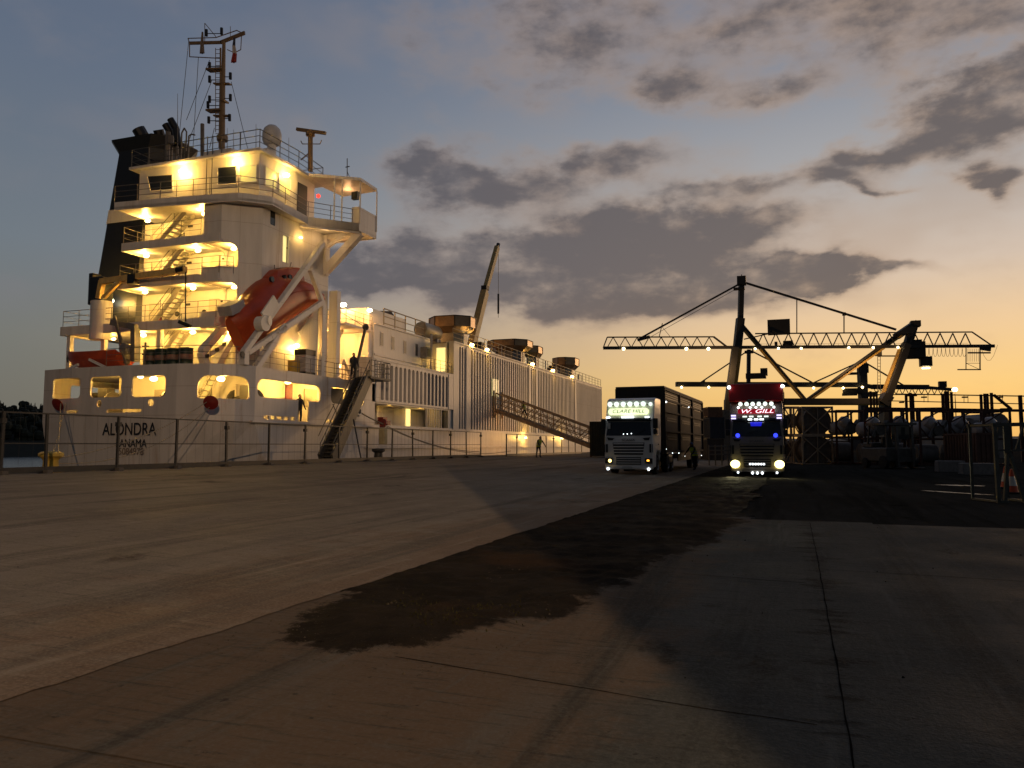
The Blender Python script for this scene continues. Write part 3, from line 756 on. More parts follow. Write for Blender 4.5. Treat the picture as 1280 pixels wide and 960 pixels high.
# wing canopy
wr = [PZ(x, y, 19.12) for x, y in ((371,217),(451,224),(471.5,237.5))]
wr2 = [(p.x, p.y, 19.02) for p in wr]+[(-29.2, wr[2].y+.2, 19.02)]
MB().prism(wr2, (0,0,.2)).build('wing_canopy', white, ship)
m_ = MB()
for p in ((endX+.02, e1.y+.05), (endX+.02, endY-.05), ((bl[-2][0]+endX)/2, (bl[-2][1]+e1.y)/2), ((bl[-2][0]*.35+endX*.65), (bl[-2][1]*.35+e1.y*.65))):
    m_.tube((p[0], p[1], ZB), (p[0], p[1], 19.05), .045, 6)
m_.build('canopy_post', white, ship)
MB().cbox((endX-.5, e1.y+.3, 18.2), (.45,.3,.5)).build('wing_console', blackp, ship)
railing('bridge_railing', [(x, y, ZB) for x, y in bl[:6]]+[(bl[-1][0]-.5, bl[-1][1]-.05, ZB)], 1.0, railp, ship, .024, 1.3)
railing('roof_railing', [(-39.0,40,19.16),(-39.0,37.3,19.16),(-29.2,37.3,19.16),(-29.05,41,19.16),(-29.3,44.1,19.16),(-39,44.1,19.16)], 1.15, darkrail, ship, .028, 1.5)
for zt, xl, xr, nm in ((8.92,-42.8,-30.5,'boat_deck_railing'),(11.56,-38.5,-30.5,'upper_deck_railing'),(13.92,-38.3,-32.4,'officers_deck_railing')):
    railing(nm, [(xl,38.4,zt),(xl,36.1 if zt < 9 else 36.25,zt),(xr if zt > 13 else -31.0,36.1 if zt < 9 else 36.25,zt)]+([(-30.4,36.75,zt)] if zt < 13 else []), 1.0, railp, ship, .02, 1.35)
railing('poop_railing', [(-35.6,32.85,5.85),(-34,32.75,5.85),(-30.6,32.95,5.85),(-29,33.45,5.85),(-28,34.3,5.85),(-27.65,35.4,5.85),(-27.65,46,5.85)], 1.0, railp, ship, .02, 1.3)
# stairs zig up the lit aft face
for za, zb_ in ((5.85,8.6),(8.65,11.3),(11.3,13.6),(13.65,15.75)):
    stair((-37.0,37.2,za),(-34.5,37.2,zb_),.75,10,(0,1,0),'deck_stair',mat('stair_grey_cream', (.36,.33,.27), .6, var=.2),ship,mrail=railp)
m_ = MB(); n_ = MB()
for z in (5.85,8.6,11.25,13.6):
    for x in (-37.9,-33.2,-31.3): m_.cbox((x,38.47,z+1.0),(.75,.05,1.9))
    for x in (-33.9,-32.2,-36.0): n_.tube((x,38.46,z+1.15),(x,38.40,z+1.15),.16,10)
    n_.cbox((-35.2,38.44,z+1.7),(.35,.06,.14)); n_.cbox((-32.6,38.44,z+1.75),(.12,.06,.12))
m_.build('cabin_door', mat('door_cream', (.55,.50,.38), .5), ship); n_.build('wall_fitting', darkst, ship)
m_ = MB()
for z in (8.6,11.25,13.6): m_.cbox((-36.6,37.6,z+.55),(.22,.22,.6))
m_.build('fire_extinguisher', redp, ship)
# port edge under boat deck
m_ = MB()
for x, y in ((-42.4,36.2),(-39.6,36.2),(-35.3,36.25)): m_.box(x-.14,x+.14,y,y+.28,5.84,8.5)
m_.build('deck_pillar', white, ship)
# ---- lamps (lens part + real light)
lens = MB(); big = MB(); LK = 6.0; LC = WARM
def dl(p, wt=42, r=.16, h=.14, kind=0, off=(0,-.25,-.15)):
    (big if kind else lens).ball(p, r, 10, 6, (1.25,.8,.7)); lamp(Vector(p)+Vector(off), wt*LK, LC, .10)
for x, z in ((-37.6,15.6),(-33.2,15.6)): dl((x,37.4,z))
for x, z in ((-37.6,13.35),(-33.6,13.35)): dl((x,37.4,z))
for x, z in ((-37.4,11.0),(-33.7,11.0)): dl((x,37.2,z))
for x, z in ((-37.4,8.3),(-33.6,8.3)): dl((x,37.2,z),48)
for x, z in ((-31.0,10.95),(-31.2,8.25),(-31.1,13.3)): dl((x,37.6,z),30)
dl(PY(228,214,37.45),48,.2,kind=1,off=(0,-.3,-.05)); dl(PY(295,203,37.45),36,.18,kind=1,off=(0,-.3,0)); dl(PX(358,219,-29.15),32,.18,kind=1,off=(.3,0,0))
for p in ((192,473.5),(276,473.5)): dl(PY(*p,34.4),46,.2,off=(0,.3,-.2))
dl(PY(103,474,34.6),30,.12,off=(.3,.3,-.2)); dl((-35.3,35.0,5.5),38,off=(0,.3,-.2))
dl(PX(360,477,-28.4),50,.2,off=(0,0,-.25)); dl((-28.5,44.0,5.45),46,.18,off=(0,0,-.25)); dl((-28.5,46.6,5.45),30,off=(0,0,-.25))
dl(PX(371,432,-29.1),42,.17,off=(.25,0,-.2))
dl(PX(376,297,-29.15),5,.1,off=(.3,0,0))
dl((-40.2,37.6,8.25),26,.12)
fl = PY(136,376,38.2); dl(fl,70,.3,kind=1,off=(.2,-.4,0))
lens.build('deck_lamp', e_lamp, ship); big.build('deck_floodlight', e_big, ship)
lamp((endX-1.6, e1.y+1.1, 18.7), 30, (1,.5,.2), .2); lamp((-28.4, 43.2, 15.2), 22, (1,.6,.25), .2)
MB().ball(PX(398,245,-29.0),.14,8,6).build('port_light', e_red, ship)

# ---- funnel
def fr(z0, z1, f0, f1): return None
FU = []
for z, x0, x1, y0, y1 in ((8.6,-44.0,-38.9,38.7,43.5),(21.0,-42.25,-38.6,39.0,42.6),(21.2,-42.3,-38.6,39.0,42.6),(22.0,-42.75,-38.2,38.8,43.0)):
    FU.append([Vector(p) for p in ((x0,y0+.35,z),(x0+.35,y0,z),(x1-.8,y0,z),(x1,y0+.8,z),(x1,y1-.8,z),(x1-.8,y1,z),(x0+.8,y1,z),(x0,y1-.8,z))])
MB().loft(FU).build('funnel', blackp, ship)
def fband(z0, z1, nm, m, grow=.02):
    rs = []
    for z in (z0, z1):
        t = (z-8.6)/12.4; a = FU[0]; b = FU[1]; c = (a[0]+a[4])/2
        rr = [a[i].lerp(b[i], t) for i in range(8)]; cc = sum(rr, Vector())/8
        rs.append([cc+(p-cc)*(1+grow) for p in rr])
    MB().loft(rs).build(nm, m, ship)
fband(16.3,17.2,'funnel_white_band',white); 
c_ = PY(147,230,39.0); MB().cbox((-41.55,39.12,18.9),(.85,.08,.8)).cbox((-40.3,39.08,18.7),(.7,.08,.9)).build('funnel_emblem', white, ship)
m_ = MB()
for x, y, r, h, dx in ((-41.0,40.2,.42,1.1,-.35),(-40.0,40.6,.33,1.0,0),(-39.4,41.4,.22,.7,.2),(-38.9,40.6,.24,1.3,-.5),(-38.2,40.4,.22,1.5,-.6)):
    m_.tube((x,y,21.6),(x+dx*.5,y,22.0+h*.6),r,12); m_.tube((x+dx*.5,y,22.0+h*.6),(x+dx,y-.2,22+h),r*1.05,12)
m_.build('exhaust_pipe', blackp, ship)
m_ = MB().path([(-37.6,40,20.2),(-37.6,40,22.3),(-37.4,40,22.6),(-37.2,40,22.3),(-37.2,40,21)],.05,6).path([(-37.0,40,20.2),(-37.0,40,22),(-36.8,40,22.1),(-36.5,40,22.0)],.05,6)
m_.tube((-38.4,40,19.2),(-38.4,40,21.4),.07,6).tube((-38.0,40,19.2),(-38.0,40,21.4),.07,6).bar((-38.4,40,20.3),(-37.0,40,19.2),.08)
m_.build('vent_pipe', railp, ship)
# ---- mast
MZ = 19.16
def MP(x, y): return PY(x, y, 41.0)
m_ = MB(); m_.tube(MP(278,192)+Vector((0,0,-1.2)), MP(278.5,120), .20, 10, .16); m_.tube(MP(278.5,120), MP(280,52), .16, 10, .11)
m_.tube(MP(278,176), MP(278,170), .36, 10); m_.bar(MP(237,54), MP(277,53), .10, .2); m_.bar(MP(276,53), MP(306,41), .10, .24)
m_.tube(MP(274,185),MP(276,60),.05,6); m_.build('mast', mastp, ship)
m_ = MB(); m_.path([MP(237,54),MP(235,48),MP(270,47),MP(296,38),MP(302,41)],.035,5); m_.path([MP(237,54),MP(237,71),MP(276,73)],.035,5)
m_.path([MP(302,43),MP(301,62),MP(293,66),MP(284,62)],.03,5); m_.path([MP(256,29),MP(270,46)],.025,5); m_.path([MP(256,29),MP(256,53)],.025,5); m_.tube(MP(288,33),MP(288,47),.02,5)
m_.build('mast_yard_frame', mastp, ship)
m_ = MB()
for y in range(62, 168, 5): m_.tube(MP(269.5,y), MP(275,y), .02, 5)
m_.tube(MP(269.5,60),MP(269.5,165),.025,5).tube(MP(275,60),MP(275,165),.025,5); m_.build('mast_ladder', mastp, ship)
m_ = MB()
for x, y in ((264,88),(264,139),(287,127)): m_.bar(MP(x-4,y), MP(278,y-1), .5, .12)
m_.bar(MP(268,105), MP(288,105),.3,.08).bar(MP(268,145),MP(286,145),.3,.08); m_.build('mast_platform', mastp, ship)
m_ = MB()
for x, y in ((262,82),(262,99),(262,124),(260,131),(261,150),(288,95),(288,122),(287,147),(258,41),(277,39)):
    m_.tube(MP(x,y+4),MP(x,y-4),.10,8); m_.tube(MP(x,y+1),MP(278,y+1),.03,5)
m_.build('navigation_light', blackp, ship)
m_ = MB(); 
for a, b in (((265,100),(225,205)),((289,102),(312,195)),((262,75),(233,150)),((236,50),(222,190)),((248,72),(241,190)),((268,160),(262,185))): m_.tube(MP(*a), MP(*b), .018, 4)
m_.build('mast_stay', darkst, ship)
m_ = MB()
for x, y0, y1, Yd in ((222,195,117,39),(284,200,160,40),(292,200,162,40),(300,200,166,39),(208,195,163,40),(320,200,155,40.5),(252,193,155,39.5),(361,215,172,42)):
    m_.tube(PY(x,y0,Yd), PY(x,y1,Yd), .03, 5, .012); m_.tube(PY(x,y0,Yd), PY(x,y0-12,Yd), .06, 6)
m_.tube(PY(253,195,38.5),PY(253,155,38.5),.12,8); m_.tube(PY(209,200,39),PY(210,165,39),.16,8); m_.tube(PY(213,180,39),PY(213,170,39),.22,8)
m_.build('whip_aerial', railp, ship)
rc = PY(340,170,40.5); rr = .60
MB().lathe([(.02,rr*1.15),(.3,rr*1.08),(.5,rr*.75),(.6,rr*.2),(.6,-rr*.5),(.5,-rr*.9),(.34,-rr*1.05)], rc, 20).build('radome', mat('radome_white', (.55,.53,.50), .4), ship, smooth=True)
MB().tube(rc+Vector((0,0,-2.2)), rc+Vector((0,0,-.5)), .28, 10).build('radome_pedestal', white, ship)
r0 = PY(388,214,42.3); r1 = PY(388,166,42.3)
MB().tube(r0, r1, .16, 8).tube(r1+Vector((0,0,-.2)),r1+Vector((0,0,.1)),.3,8).bar(PY(371,161.5,42.3), PY(407,166.5,42.3), .18, .2).bar(PY(376,200,42.3),PY(388,190,42.3),.06).path([PY(376,176,42.3),PY(378,180,42.3),PY(400,180,42.3),PY(402,175,42.3)],.03,5).build('radar_scanner', mastp, ship)
q_ = PY(434,222,44.5); MB().tube(q_, PY(434,198,44.5), .03, 5).tube(q_+Vector((0,0,.4)),q_+Vector((.25,0,-.1)),.02,4).bar(PY(432,209,44.5),PY(437,208,44.5),.05).build('wind_vane', darkst, ship)
MB().cbox((-33.2,39,19.55),(2.2,1.4,.8)).cbox((-30.2,39.2,19.5),(.7,.7,.7)).build('roof_locker', white, ship, bevel=.05)
MB().tube((-33.1,37.35,16.7),(-33.1,37.35,20.4),.03,5).tube((-32.7,37.35,16.7),(-32.7,37.35,20.4),.03,5).build('wall_ladder', darkrail, ship)

# ---- stern provision crane
m_ = MB(); b0 = Vector((-39.9,36.3,5.84)); m_.tube((-39.9,36.3,8.0),(-39.9,36.3,10.4),.62,18); 
m_.build('crane_pedestal', white, ship, smooth=True)
m_ = MB().box(-40.6,-39.5,35.9,36.8,10.4,11.9).box(-40.75,-40.4,36.0,36.7,10.2,12.2); crn = m_.build('stern_crane_house', blackp, ship, bevel=.06)
m_ = MB(); t0 = Vector((-39.6,35.9,11.55)); t1 = PY(232,337,35.2); mid = PY(165,349,35.6)
m_.bar(t0, t1, .26, .34); m_.bar(PY(130,372,35.8), PY(150,351,35.7), .18, .22); m_.bar(Vector((-39.7,35.9,10.5)),Vector((-39.5,35.9,11.6)),.3,.3); m_.build('stern_crane_jib', yellowp, ship)
MB().tube(t1+Vector((-.6,0,.0)), t1+Vector((-.1,0,.05)), .20, 10).cbox(mid+Vector((.1,0,0)),(.55,.4,.6)).build('jib_fitting', blackp, ship)
tip = PY(232,340,35.2); MB().tube(tip, PY(232,402,35.2), .035, 5).bar(PY(224,402,35.2), PY(238,408,35.2), .18,.2).build('crane_hook', blackp, ship)
m_ = MB(); m_.bar(PY(143,395,34.6), PY(152,430,34.6), .12,.18); m_.bar(PY(150,430,34.6),PY(158,456,34.6),.10,.12); m_.bar(PY(140,403,35),PY(170,409,35),.3,.35); m_.bar(PY(169,410,34.9),PY(169,452,34.9),.42,.3); m_.ball(PY(157,436,34.6),.36,8,6)
m_.build('rescue_boat_davit', mat('davit_grey', (.13,.12,.11), .5), ship)
m_ = MB(); m_.tube(PY(182,437,34.2)+Vector((0,0,-.9)), PY(182,428,34.2), .06, 6).bar(PY(178,433,34.2), PY(186,433,34.2), .08).bar(PY(178,443,34.2), PY(186,443,34.2), .08); m_.build('vent_post', darkst, ship)
# ---------------------------------------------------------------- ship, forward of the house
# open side deck, small house with orange light, side house with slit windows
MB().box(-38.5,-29.6,51.0,57,5.84,11.9).build('small_house', white2, ship)
MB().box(-33.2,-29.2,47.2,50.95,10.0,10.16).build('platform', white, ship)
railing('platform_railing', [(-33.2,47.25,10.16),(-29.25,47.25,10.16),(-29.25,50.9,10.16)], 1.0, railp, ship, .022, 1.2)
stair((-32.2,48.2,7.4),(-30.6,48.2,10.0),.8,9,(0,1,0),'side_stair',white,ship)
stair((-29.9,49.6,5.9),(-29.9,48.0,7.6),.9,6,(-1,0,0),'side_stair',white,ship,rail=False)
MB().box(-33.5,-30.2,45.1,50.9,5.72,5.85).build('side_deck', white2, ship)
stair((-30.3,45.4,5.9),(-30.3,43.2,8.6),.8,9,(-1,0,0),'side_stair',white,ship)
m_ = MB().box(-29.25,-28.6,45.05,45.5,5.84,12.0); m_.box(-28.7,-28.35,43.0,43.4,5.84,10.8); m_.build('side_column', white, ship)
railing('side_deck_railing', [(-27.6,43.5,5.86),(-27.6,47.4,5.86)], 1.0, railp, ship, .02, .8)
lens = MB(); big = MB(); LC = (1.0,.46,.11); LK = 6
dl(PY(429,381,50.6),62,.24,kind=1,off=(0,-.5,-.1)); dl(PY(462,388,50.6),46,.18,kind=1,off=(.2,-.5,-.1)); dl((-31.5,49.5,9.7),60,.12,off=(0,-.2,-.2)); dl((-30.6,48.6,7.2),40,.12,off=(0,0,-.2)); 
LC = WARM; LK = 3
SH = 10.86
MB().box(-40,-29.5,51.6,61.9,5.84,SH).build('side_house', white2, ship)
m_ = MB(); f_ = MB()
for px_, yy in ((477,424),(491,429),(506,434),(520.5,437.5)):
    c = PX(px_, yy, -29.5); m_.cbox((-29.49,c.y,c.z),(.06,.42,1.0)); f_.cbox((-29.5,c.y,c.z),(.05,.56,1.14))
m_.build('slit_window', mat('window_dark', (.03,.026,.024), .4), ship); f_.build('window_frame', white, ship)
MB().box(-29.5,-29.42,51.7,61.8,8.35,8.5).box(-29.5,-29.42,51.7,61.8,SH-.12,SH).build('house_moulding', white, ship)
c = PX(528,441,-29.5); MB().box(-29.5,-28.9,c.y-.4,c.y+.5,c.z-.5,c.z+.45).build('air_intake', galv, ship)
MB().box(-28.92,-28.88,c.y-.25,c.y+.35,c.z-.35,c.z+.3).build('intake_grille', blackp, ship)
c = PX(539,440,-29.1); MB().tube((-29.1,c.y,7.6),(-29.1,c.y,11.2),.11,8).build('vent_pipe', white, ship)
railing('house_top_railing', [(-29.6,53.3,SH),(-29.6,60.6,SH)], 1.35, tanp, ship, .05, 1.8, (1.0,.15,.55))
MB().prism([(-33,53,SH),(-31.2,53.5,SH+1.2),(-31.5,58,SH+1.9),(-32,61,SH+1.0),(-34,61.5,SH+.9),(-36,56,SH+2.0)],(0,0,.12)).box(-36,-31.5,54,60.5,SH,SH+.9).build('covered_stack', mat('tarpaulin', (.05,.04,.045), .7, var=.4), ship)
c = PX(497,412,-30.2)
pf = PX(531,413,-30.1); MB().lathe([(.05,-1.0),(.62,-.9),(.7,-.6),(.7,2.2),(.6,2.5),(.05,2.6)], pf, 18, (0,1,0)).build('air_receiver', mat('tank_cream', (.55,.45,.30), .4), ship, smooth=True)
MB().cbox(pf+Vector((0,.3,-.8)),(.9,.3,.5)).cbox(pf+Vector((0,1.8,-.8)),(.9,.3,.5)).build('receiver_saddle', white, ship)
# half-height ribbed screen over the open gallery
def slots(y0, y1, n, z0, z1, w_, rt, name, m=white):
    hs = [(k*(y1-y0)/n+((y1-y0)/n-w_)/2, k*(y1-y0)/n+((y1-y0)/n+w_)/2, z0+.16, z1-.22, rt, .02) for k in range(n)]
    return strip([(-27.5,y0),(-27.5,y1)], z0, z1, hs, .17, side=1.0).build(name, m, ship)
MB().box(-29.4,-27.5,48.0,48.5,4.6,7.75).box(-27.86,-27.46,48.5,49.1,4.6,7.7).box(-29.4,-27.46,61.0,61.95,4.62,7.72).build('screen_end', white, ship)
slots(49.1, 61.0, 17, 4.62, 7.62, .44, .20, 'ribbed_screen')
MB().box(-27.9,-27.68,48.6,61.9,4.64,7.6).build('screen_backing', mat('screen_back', (.50,.46,.44), .6), ship)
MB().box(-29.5,-27.45,48.1,61.95,7.62,7.72).build('screen_walkway', white, ship)
railing('walkway_railing', [(-27.6,56,7.72),(-27.6,61.9,7.72)], .95, railp, ship, .018, 1.2)
MB().box(-29.5,-27.6,48.1,61.95,4.50,4.61).build('gallery_ceiling', white2, ship)
m_ = MB(); m_.box(-29.6,-29.5,48.3,61.95,2.84,4.5); m_.box(-29.5,-27.6,48.3,48.4,2.84,4.5); m_.build('gallery_wall', white, ship)
m_ = MB()
for k in range(7): y = 57.0+k*.46; m_.box(-27.75,-27.6,y,y+.12,2.84,4.5)
m_.box(-28,-27.6,61.2,61.95,2.84,4.5)
m_.build('gallery_post', white, ship)
m_ = MB()
for y in (49.6,50.3,51.0,51.7): m_.box(-29.45,-29.2,y,y+.3,3.4,4.5)
m_.build('gallery_bracket', white, ship)
c = PX(510,522,-29.45); MB().box(-29.48,-29.42,c.y-.35,c.y+.35,c.z-.75,c.z+.85).build('lit_doorway', e_win, ship)
lamp((-28.4,c.y,4.2),14,WARM); lamp((-28.6,52.5,4.2),8,WARM)
m_ = MB().cbox((-29,52.2,3.4),(.5,.6,.5)).cbox((-29,52.9,3.2),(.4,.5,.4)); m_.build('valve_box', redp, ship)
MB().cbox((-28.6,60.6,3.2),(.8,.8,.7)).cbox((-28.4,60.4,3.9),(.5,.5,.3)).build('gallery_winch', darkst, ship)
# deck edge from 48 to 62 low bulwark
strip([(-27.5,48.4),(-27.5,62.0)], 2.83, 2.98, (), .1, side=1.0).build('gallery_kerb', hullp, ship)
# full-height livestock block
BT = 10.55
MB().box(-43,-27.68,62.4,119.35,2.84,BT-.05).build('livestock_block', white, ship)
MB().box(-43,-28.1,62.0,62.39,5.84,BT).build('block_end_wall', white2, ship)
a = PY(546,435,61.98); b = PY(556.5,464,61.98)
MB().box(a.x,b.x,61.93,61.99,b.z,a.z).build('lit_doorway', e_win, ship); lamp(((a.x+b.x)/2,61.2,8.8),26,WARM)
segs = [(62.0,63.2,0),(63.2,64.9,3),(64.9,65.9,0),(65.9,83.0,25),(83.0,83.7,0),(83.7,85.6,3),(85.6,86.3,0),(86.3,103.2,26),(103.2,103.9,0),(103.9,119.3,24)]
for y0, y1, n in segs:
    if n: slots(y0, y1, n, 2.83, BT, (y1-y0)/n*.60, .15, 'ribbed_side')
    else: MB().box(-27.92,-27.46,y0,y1,2.84,BT).build('side_pilaster', white2, ship)
MB().box(-28.2,-27.40,62.0,119.4,BT,BT+.12).build('block_coaming', white2, ship)
MB().box(-43,-28.2,62.0,119.4,BT-.04,BT+.04).build('block_roof', mat('deck_grey', (.16,.15,.14), .7), ship)
MB().box(-27.95,-27.48,119.3,119.45,2.84,BT).build('side_pilaster', white2, ship)
railing('block_railing', [(-27.6,62.1,BT+.12),(-27.6,119.3,BT+.12)], 1.15, tanp, ship, .035, 1.9)
c = PX(619,484,-27.46); MB().box(-27.47,-27.44,c.y-.9,c.y+.9,c.z-.9,c.z+.8).build('side_opening', emit('dim_opening', (.75,.66,.30), .35), ship)
m_ = MB()
for k in range(3): m_.box(-27.44,-27.40,c.y-.75+k*.65,c.y-.65+k*.65,c.z-.9,c.z+.8)
m_.build('opening_bar', white, ship)
# vent housings on the roof
def vent(x0, x1, y0, y1, z0, z1):
    c = 1.1; o = [(x0+c,y0),(x1-c,y0),(x1,y0+c),(x1,y1-c),(x1-c,y1),(x0+c,y1),(x0,y1-c),(x0,y0+c)]
    cx, cy = (x0+x1)/2, (y0+y1)/2
    o2 = [((x-cx)*.72+cx,(y-cy)*.72+cy) for x, y in o]
    h = MB().loft([[Vector((*p,z1)) for p in o],[Vector((*p,z0)) for p in o],[Vector((*p,z0-.55)) for p in o2]]).build('vent_housing', copper, ship)
    MB().loft([[Vector(((p[0]-cx)*.9+cx,(p[1]-cy)*.9+cy,z)) for p in o2] for z in (BT,z0-.5)]).build('vent_trunk', galv, h)
    m = MB()
    for p in o: m.bar((p[0],p[1],z0),(p[0],p[1],z1),.09)
    for p, q in zip(o, o[1:]+o[:1]): m.bar((*p,z1),(*q,z1),.1,.08)
    m.build('vent_rib', darkst, h)
for pa, pb, ya, yb, Yv, ln in ((530,582,393,409,65,3.6),(605,655,423,433,80,4.2),(650,669,431,440,86,4.0),(688,716,446,456,104,4.5)):
    A_ = PY(pa,yb,Yv); B_ = PY(pb,ya,Yv); vent(A_.x,B_.x,Yv,Yv+ln,A_.z,B_.z)
m_ = MB()
for y, h in ((74,1.6),(75,1.1),(92,1.7),(100.2,1.4),(101,1.8),(104,1.0),(108,1.3),(116,.8)): m_.cbox((-30,y,BT+h/2),(1.0,.8,h))
m_.build('roof_machinery', darkst, ship)
m_ = MB(); rng_ = random.Random(3)
for k in range(26):
    y = 76+k*1.55; x = -29.3-rng_.random()*1.2; h = .5+rng_.random()*1.5
    m_.tube((x,y,BT),(x,y,BT+h),.05+.08*rng_.random(),6)
    if k % 3 == 0: m_.path([(x,y,BT+h),(x,y+1.8,BT+h),(x,y+1.8,BT)],.06,6)
m_.build('roof_pipework', white, ship)
MB().cbox((-29.2,84.2,BT+1.1),(.8,1.6,2.0)).build('lit_cabin', emit('cabin_glow', (.75,.8,.35), .55), ship)
for px_, yy in ((589.5,434),(608.5,440),(665.5,458),(691,466),(715,473.8)):
    p = PX(px_, yy-3, -27.55); dl(p, 20, .2, kind=0, off=(.25,-.1,-.1))
dl(PX(702,548,-27.2),40,.14,kind=0,off=(.4,0,0)); dl(PX(657,547,-27.2),60,.12,kind=0,off=(.4,0,0)); lamp((-24.5,72.9,1.6),150,(1,.45,.12),.2)
lens.build('deck_lamp', e_lamp, ship); big.build('deck_floodlight', e_big, ship)
for x_, y_, z_, w_ in ((-32.8,63.2,12.2,220),(-32.5,79,12.6,120),(-32.5,102.5,12.8,120)): lamp((x_,y_-1.2,z_), w_, (1,.45,.12), .2)
# cargo crane jib
j0 = PX(589,434,-34); j1 = PX(606,365,-34); j2 = PX(621.5,309,-34)
m_ = MB(); m_.bar(j0, j1, .75, .95); m_.bar(j1, j2, .5, .65); m_.bar(j0+Vector((0,.9,0)), j1+Vector((0,.5,0)), .3,.3); m_.build('cargo_crane_jib', yellowp, ship)
m_ = MB(); m_.cbox(Vector((j0.x,j0.y,(BT+j0.z)/2)),(1.6,1.8,j0.z-BT)); m_.cbox(j0+Vector((.3,-1.4,-.5)),(1.2,1.0,1.2)); m_.tube(j2+Vector((0,0,-.1)),j2+Vector((0,.4,.5)),.25,8); m_.cbox(j1+Vector((0,.1,.5)),(.7,.9,.5)); m_.build('crane_base', darkst, ship)
hk = j2+Vector((.2,-.1,0)); MB().tube(hk, hk+Vector((0,0,-9)), .03, 4).tube(hk+Vector((0,0,-6)),hk+Vector((0,0,-8.5)),.13,6).build('crane_wire', darkst, ship)

# ---------------------------------------------------------------- lifeboat in its launching frame
def LP(x, y, X=-29.2): return PX(x, y, X)
lb = thing('lifeboat', 'orange enclosed lifeboat tilted bow-down in the white launching frame at the stern', 'lifeboat', tuple(LP(345,412)))
ST = [((303,441),(284.5,398),.45),((312,434),(290,388),.95),((327,424),(302,376),1.28),((345,412),(318,357),1.35),((360,402),(330,347),1.35),((366,398),(338,343),1.35),((380,389),(356,346),1.3),((390,383),(374,352),1.2),((396,380),(388,363),1.0)]
def crom(a, b, c, d, t): return .5*((2*b)+(c-a)*t+(2*a-5*b+4*c-d)*t*t+(3*b-a-3*c+d)*t**3)
SS = []
for i in range(len(ST)-1):
    q4 = [ST[max(0,i-1)], ST[i], ST[i+1], ST[min(len(ST)-1,i+2)]]
    for j in range(4 if i < len(ST)-2 else 5):
        f = lambda g: crom(*[g(q) for q in q4], j/4)
        SS.append(((f(lambda q: q[0][0]), f(lambda q: q[0][1])), (f(lambda q: q[1][0]), f(lambda q: q[1][1])), f(lambda q: q[2])))
rings = []
for k, t, hw in SS:
    K = LP(*k); T = LP(*t); c = (K+T)/2; d = (T-K)/2; r = []
    for i in range(24):
        a = 2*math.pi*i/24; ca, sa = math.cos(a), math.sin(a); e = .86
        r.append(c+d*(math.copysign(abs(ca)**e, ca))+Vector((.84*hw*math.copysign(abs(sa)**e, sa), 0, 0)))
    rings.append(r)
MB().loft(rings).build('boat_hull', orangep, lb, smooth=True)
cab = []
for (a_, b_, hw) in (((329,357),(329.5,347),.5),((334,356),(338,338),.72),((352,358),(350,334.5),.78),((366,358),(366,335),.74),((373,360),(373,346),.6)):
    A = LP(*a_); B = LP(*b_); cab.append([A+Vector((hw,0,0)), B+Vector((hw*.75,0,0)), B-Vector((hw*.75,0,0)), A-Vector((hw,0,0))])
cb = MB().loft(cab).build('conning_cabin', orangep, lb, bevel=.12)
m_ = MB()
for x, y in ((340.5,349),(356,347),(363,346.5)):
    p = LP(x, y, -28.44); m_.tube(p+Vector((-.12,0,0)), p+Vector((.03,0,0)), .17, 10)
p = LP(331,352,-29.2)
m_.build('cabin_window', glassm, cb)
m_ = MB(); 
for k in range(3, 9):
    pass
pr = [LP(*k)*.42+LP(*t)*.58+Vector((hw*.84-.01,0,0)) for k, t, hw in SS[4:]]
m_.path(pr, .03, 6); m_.build('fender_line', mat('fender_red', (.38,.05,.012), .6), lb)
m_ = MB().bar(LP(345,336,-29),LP(366,334,-29),.06,.06).tube(LP(343,336),LP(343,331),.03,5).tube(LP(362,335),LP(364,328),.03,5); m_.build('cabin_rail', railp, lb)
MB().bar(LP(281,389), LP(298,381), .9,.55).build('bow_fender', mat('fender_grey', (.36,.33,.32), .7), lb)
# launching frame, part of the ship
m_ = MB()
for X, sgn in ((-27.75, 1), (-30.75, -1)):
    m_.bar(PX(403,305,X), PX(304,441,X), .34, .30)
    m_.bar(PX(402,378,X), PX(338,422,X), .30, .34); m_.bar(PX(338,422,X), PX(309,441,X), .3, .3)
    a = PX(305,440,X); m_.bar(a, Vector((a.x,a.y,5.85)), .42, .42)
    m_.bar(PX(346,421,X), PX(316,466,X), .36, .36)
    m_.bar(PX(388,337,X), PX(403,379,X), .28, .28)
    a = PX(403,378,X); m_.bar(a, Vector((a.x,a.y,5.85)), .3, .3)
m_.bar(PX(305,440,-27.75), PX(305,440,-30.75), .3,.3); m_.bar(PX(403,305,-27.75), PX(403,305,-30.75), .3,.3); m_.bar(PX(338,422,-27.75),PX(338,422,-30.75),.3,.3); m_.bar(PX(403,378,-27.75),PX(403,378,-30.75),.3,.3)
m_.build('launching_frame', white, ship, bevel=.04)
m_ = MB(); m_.path([PX(402,304,-30.3),PX(352,311,-30.3),PX(320,350,-30.3),PX(303,373,-30.3)],.09,6); m_.build('recovery_boom', darkst, ship)
m_ = MB(); X = -31.3; m_.bar(PX(285,402,X),PX(252,440,X),.45,.4).bar(PX(252,440,X),PX(258,461,X),.45,.4).bar(PX(284,428,X),PX(256,446,X),.3,.28); m_.bar(PX(289,421,X),PX(267,461,X),.55,.4); m_.build('frame_strut', white, ship, bevel=.04)
m_ = MB(); 
for x, y in ((279,430),(270,437),(257.5,445)): p = PX(x,y,X+.2); m_.tube(p, p+Vector((.15,0,0)), .12, 8)
p = PX(302,443,-27.5); m_.tube(p, p+Vector((.1,0,0)), .16, 8); m_.build('strut_pin', darkst, ship)
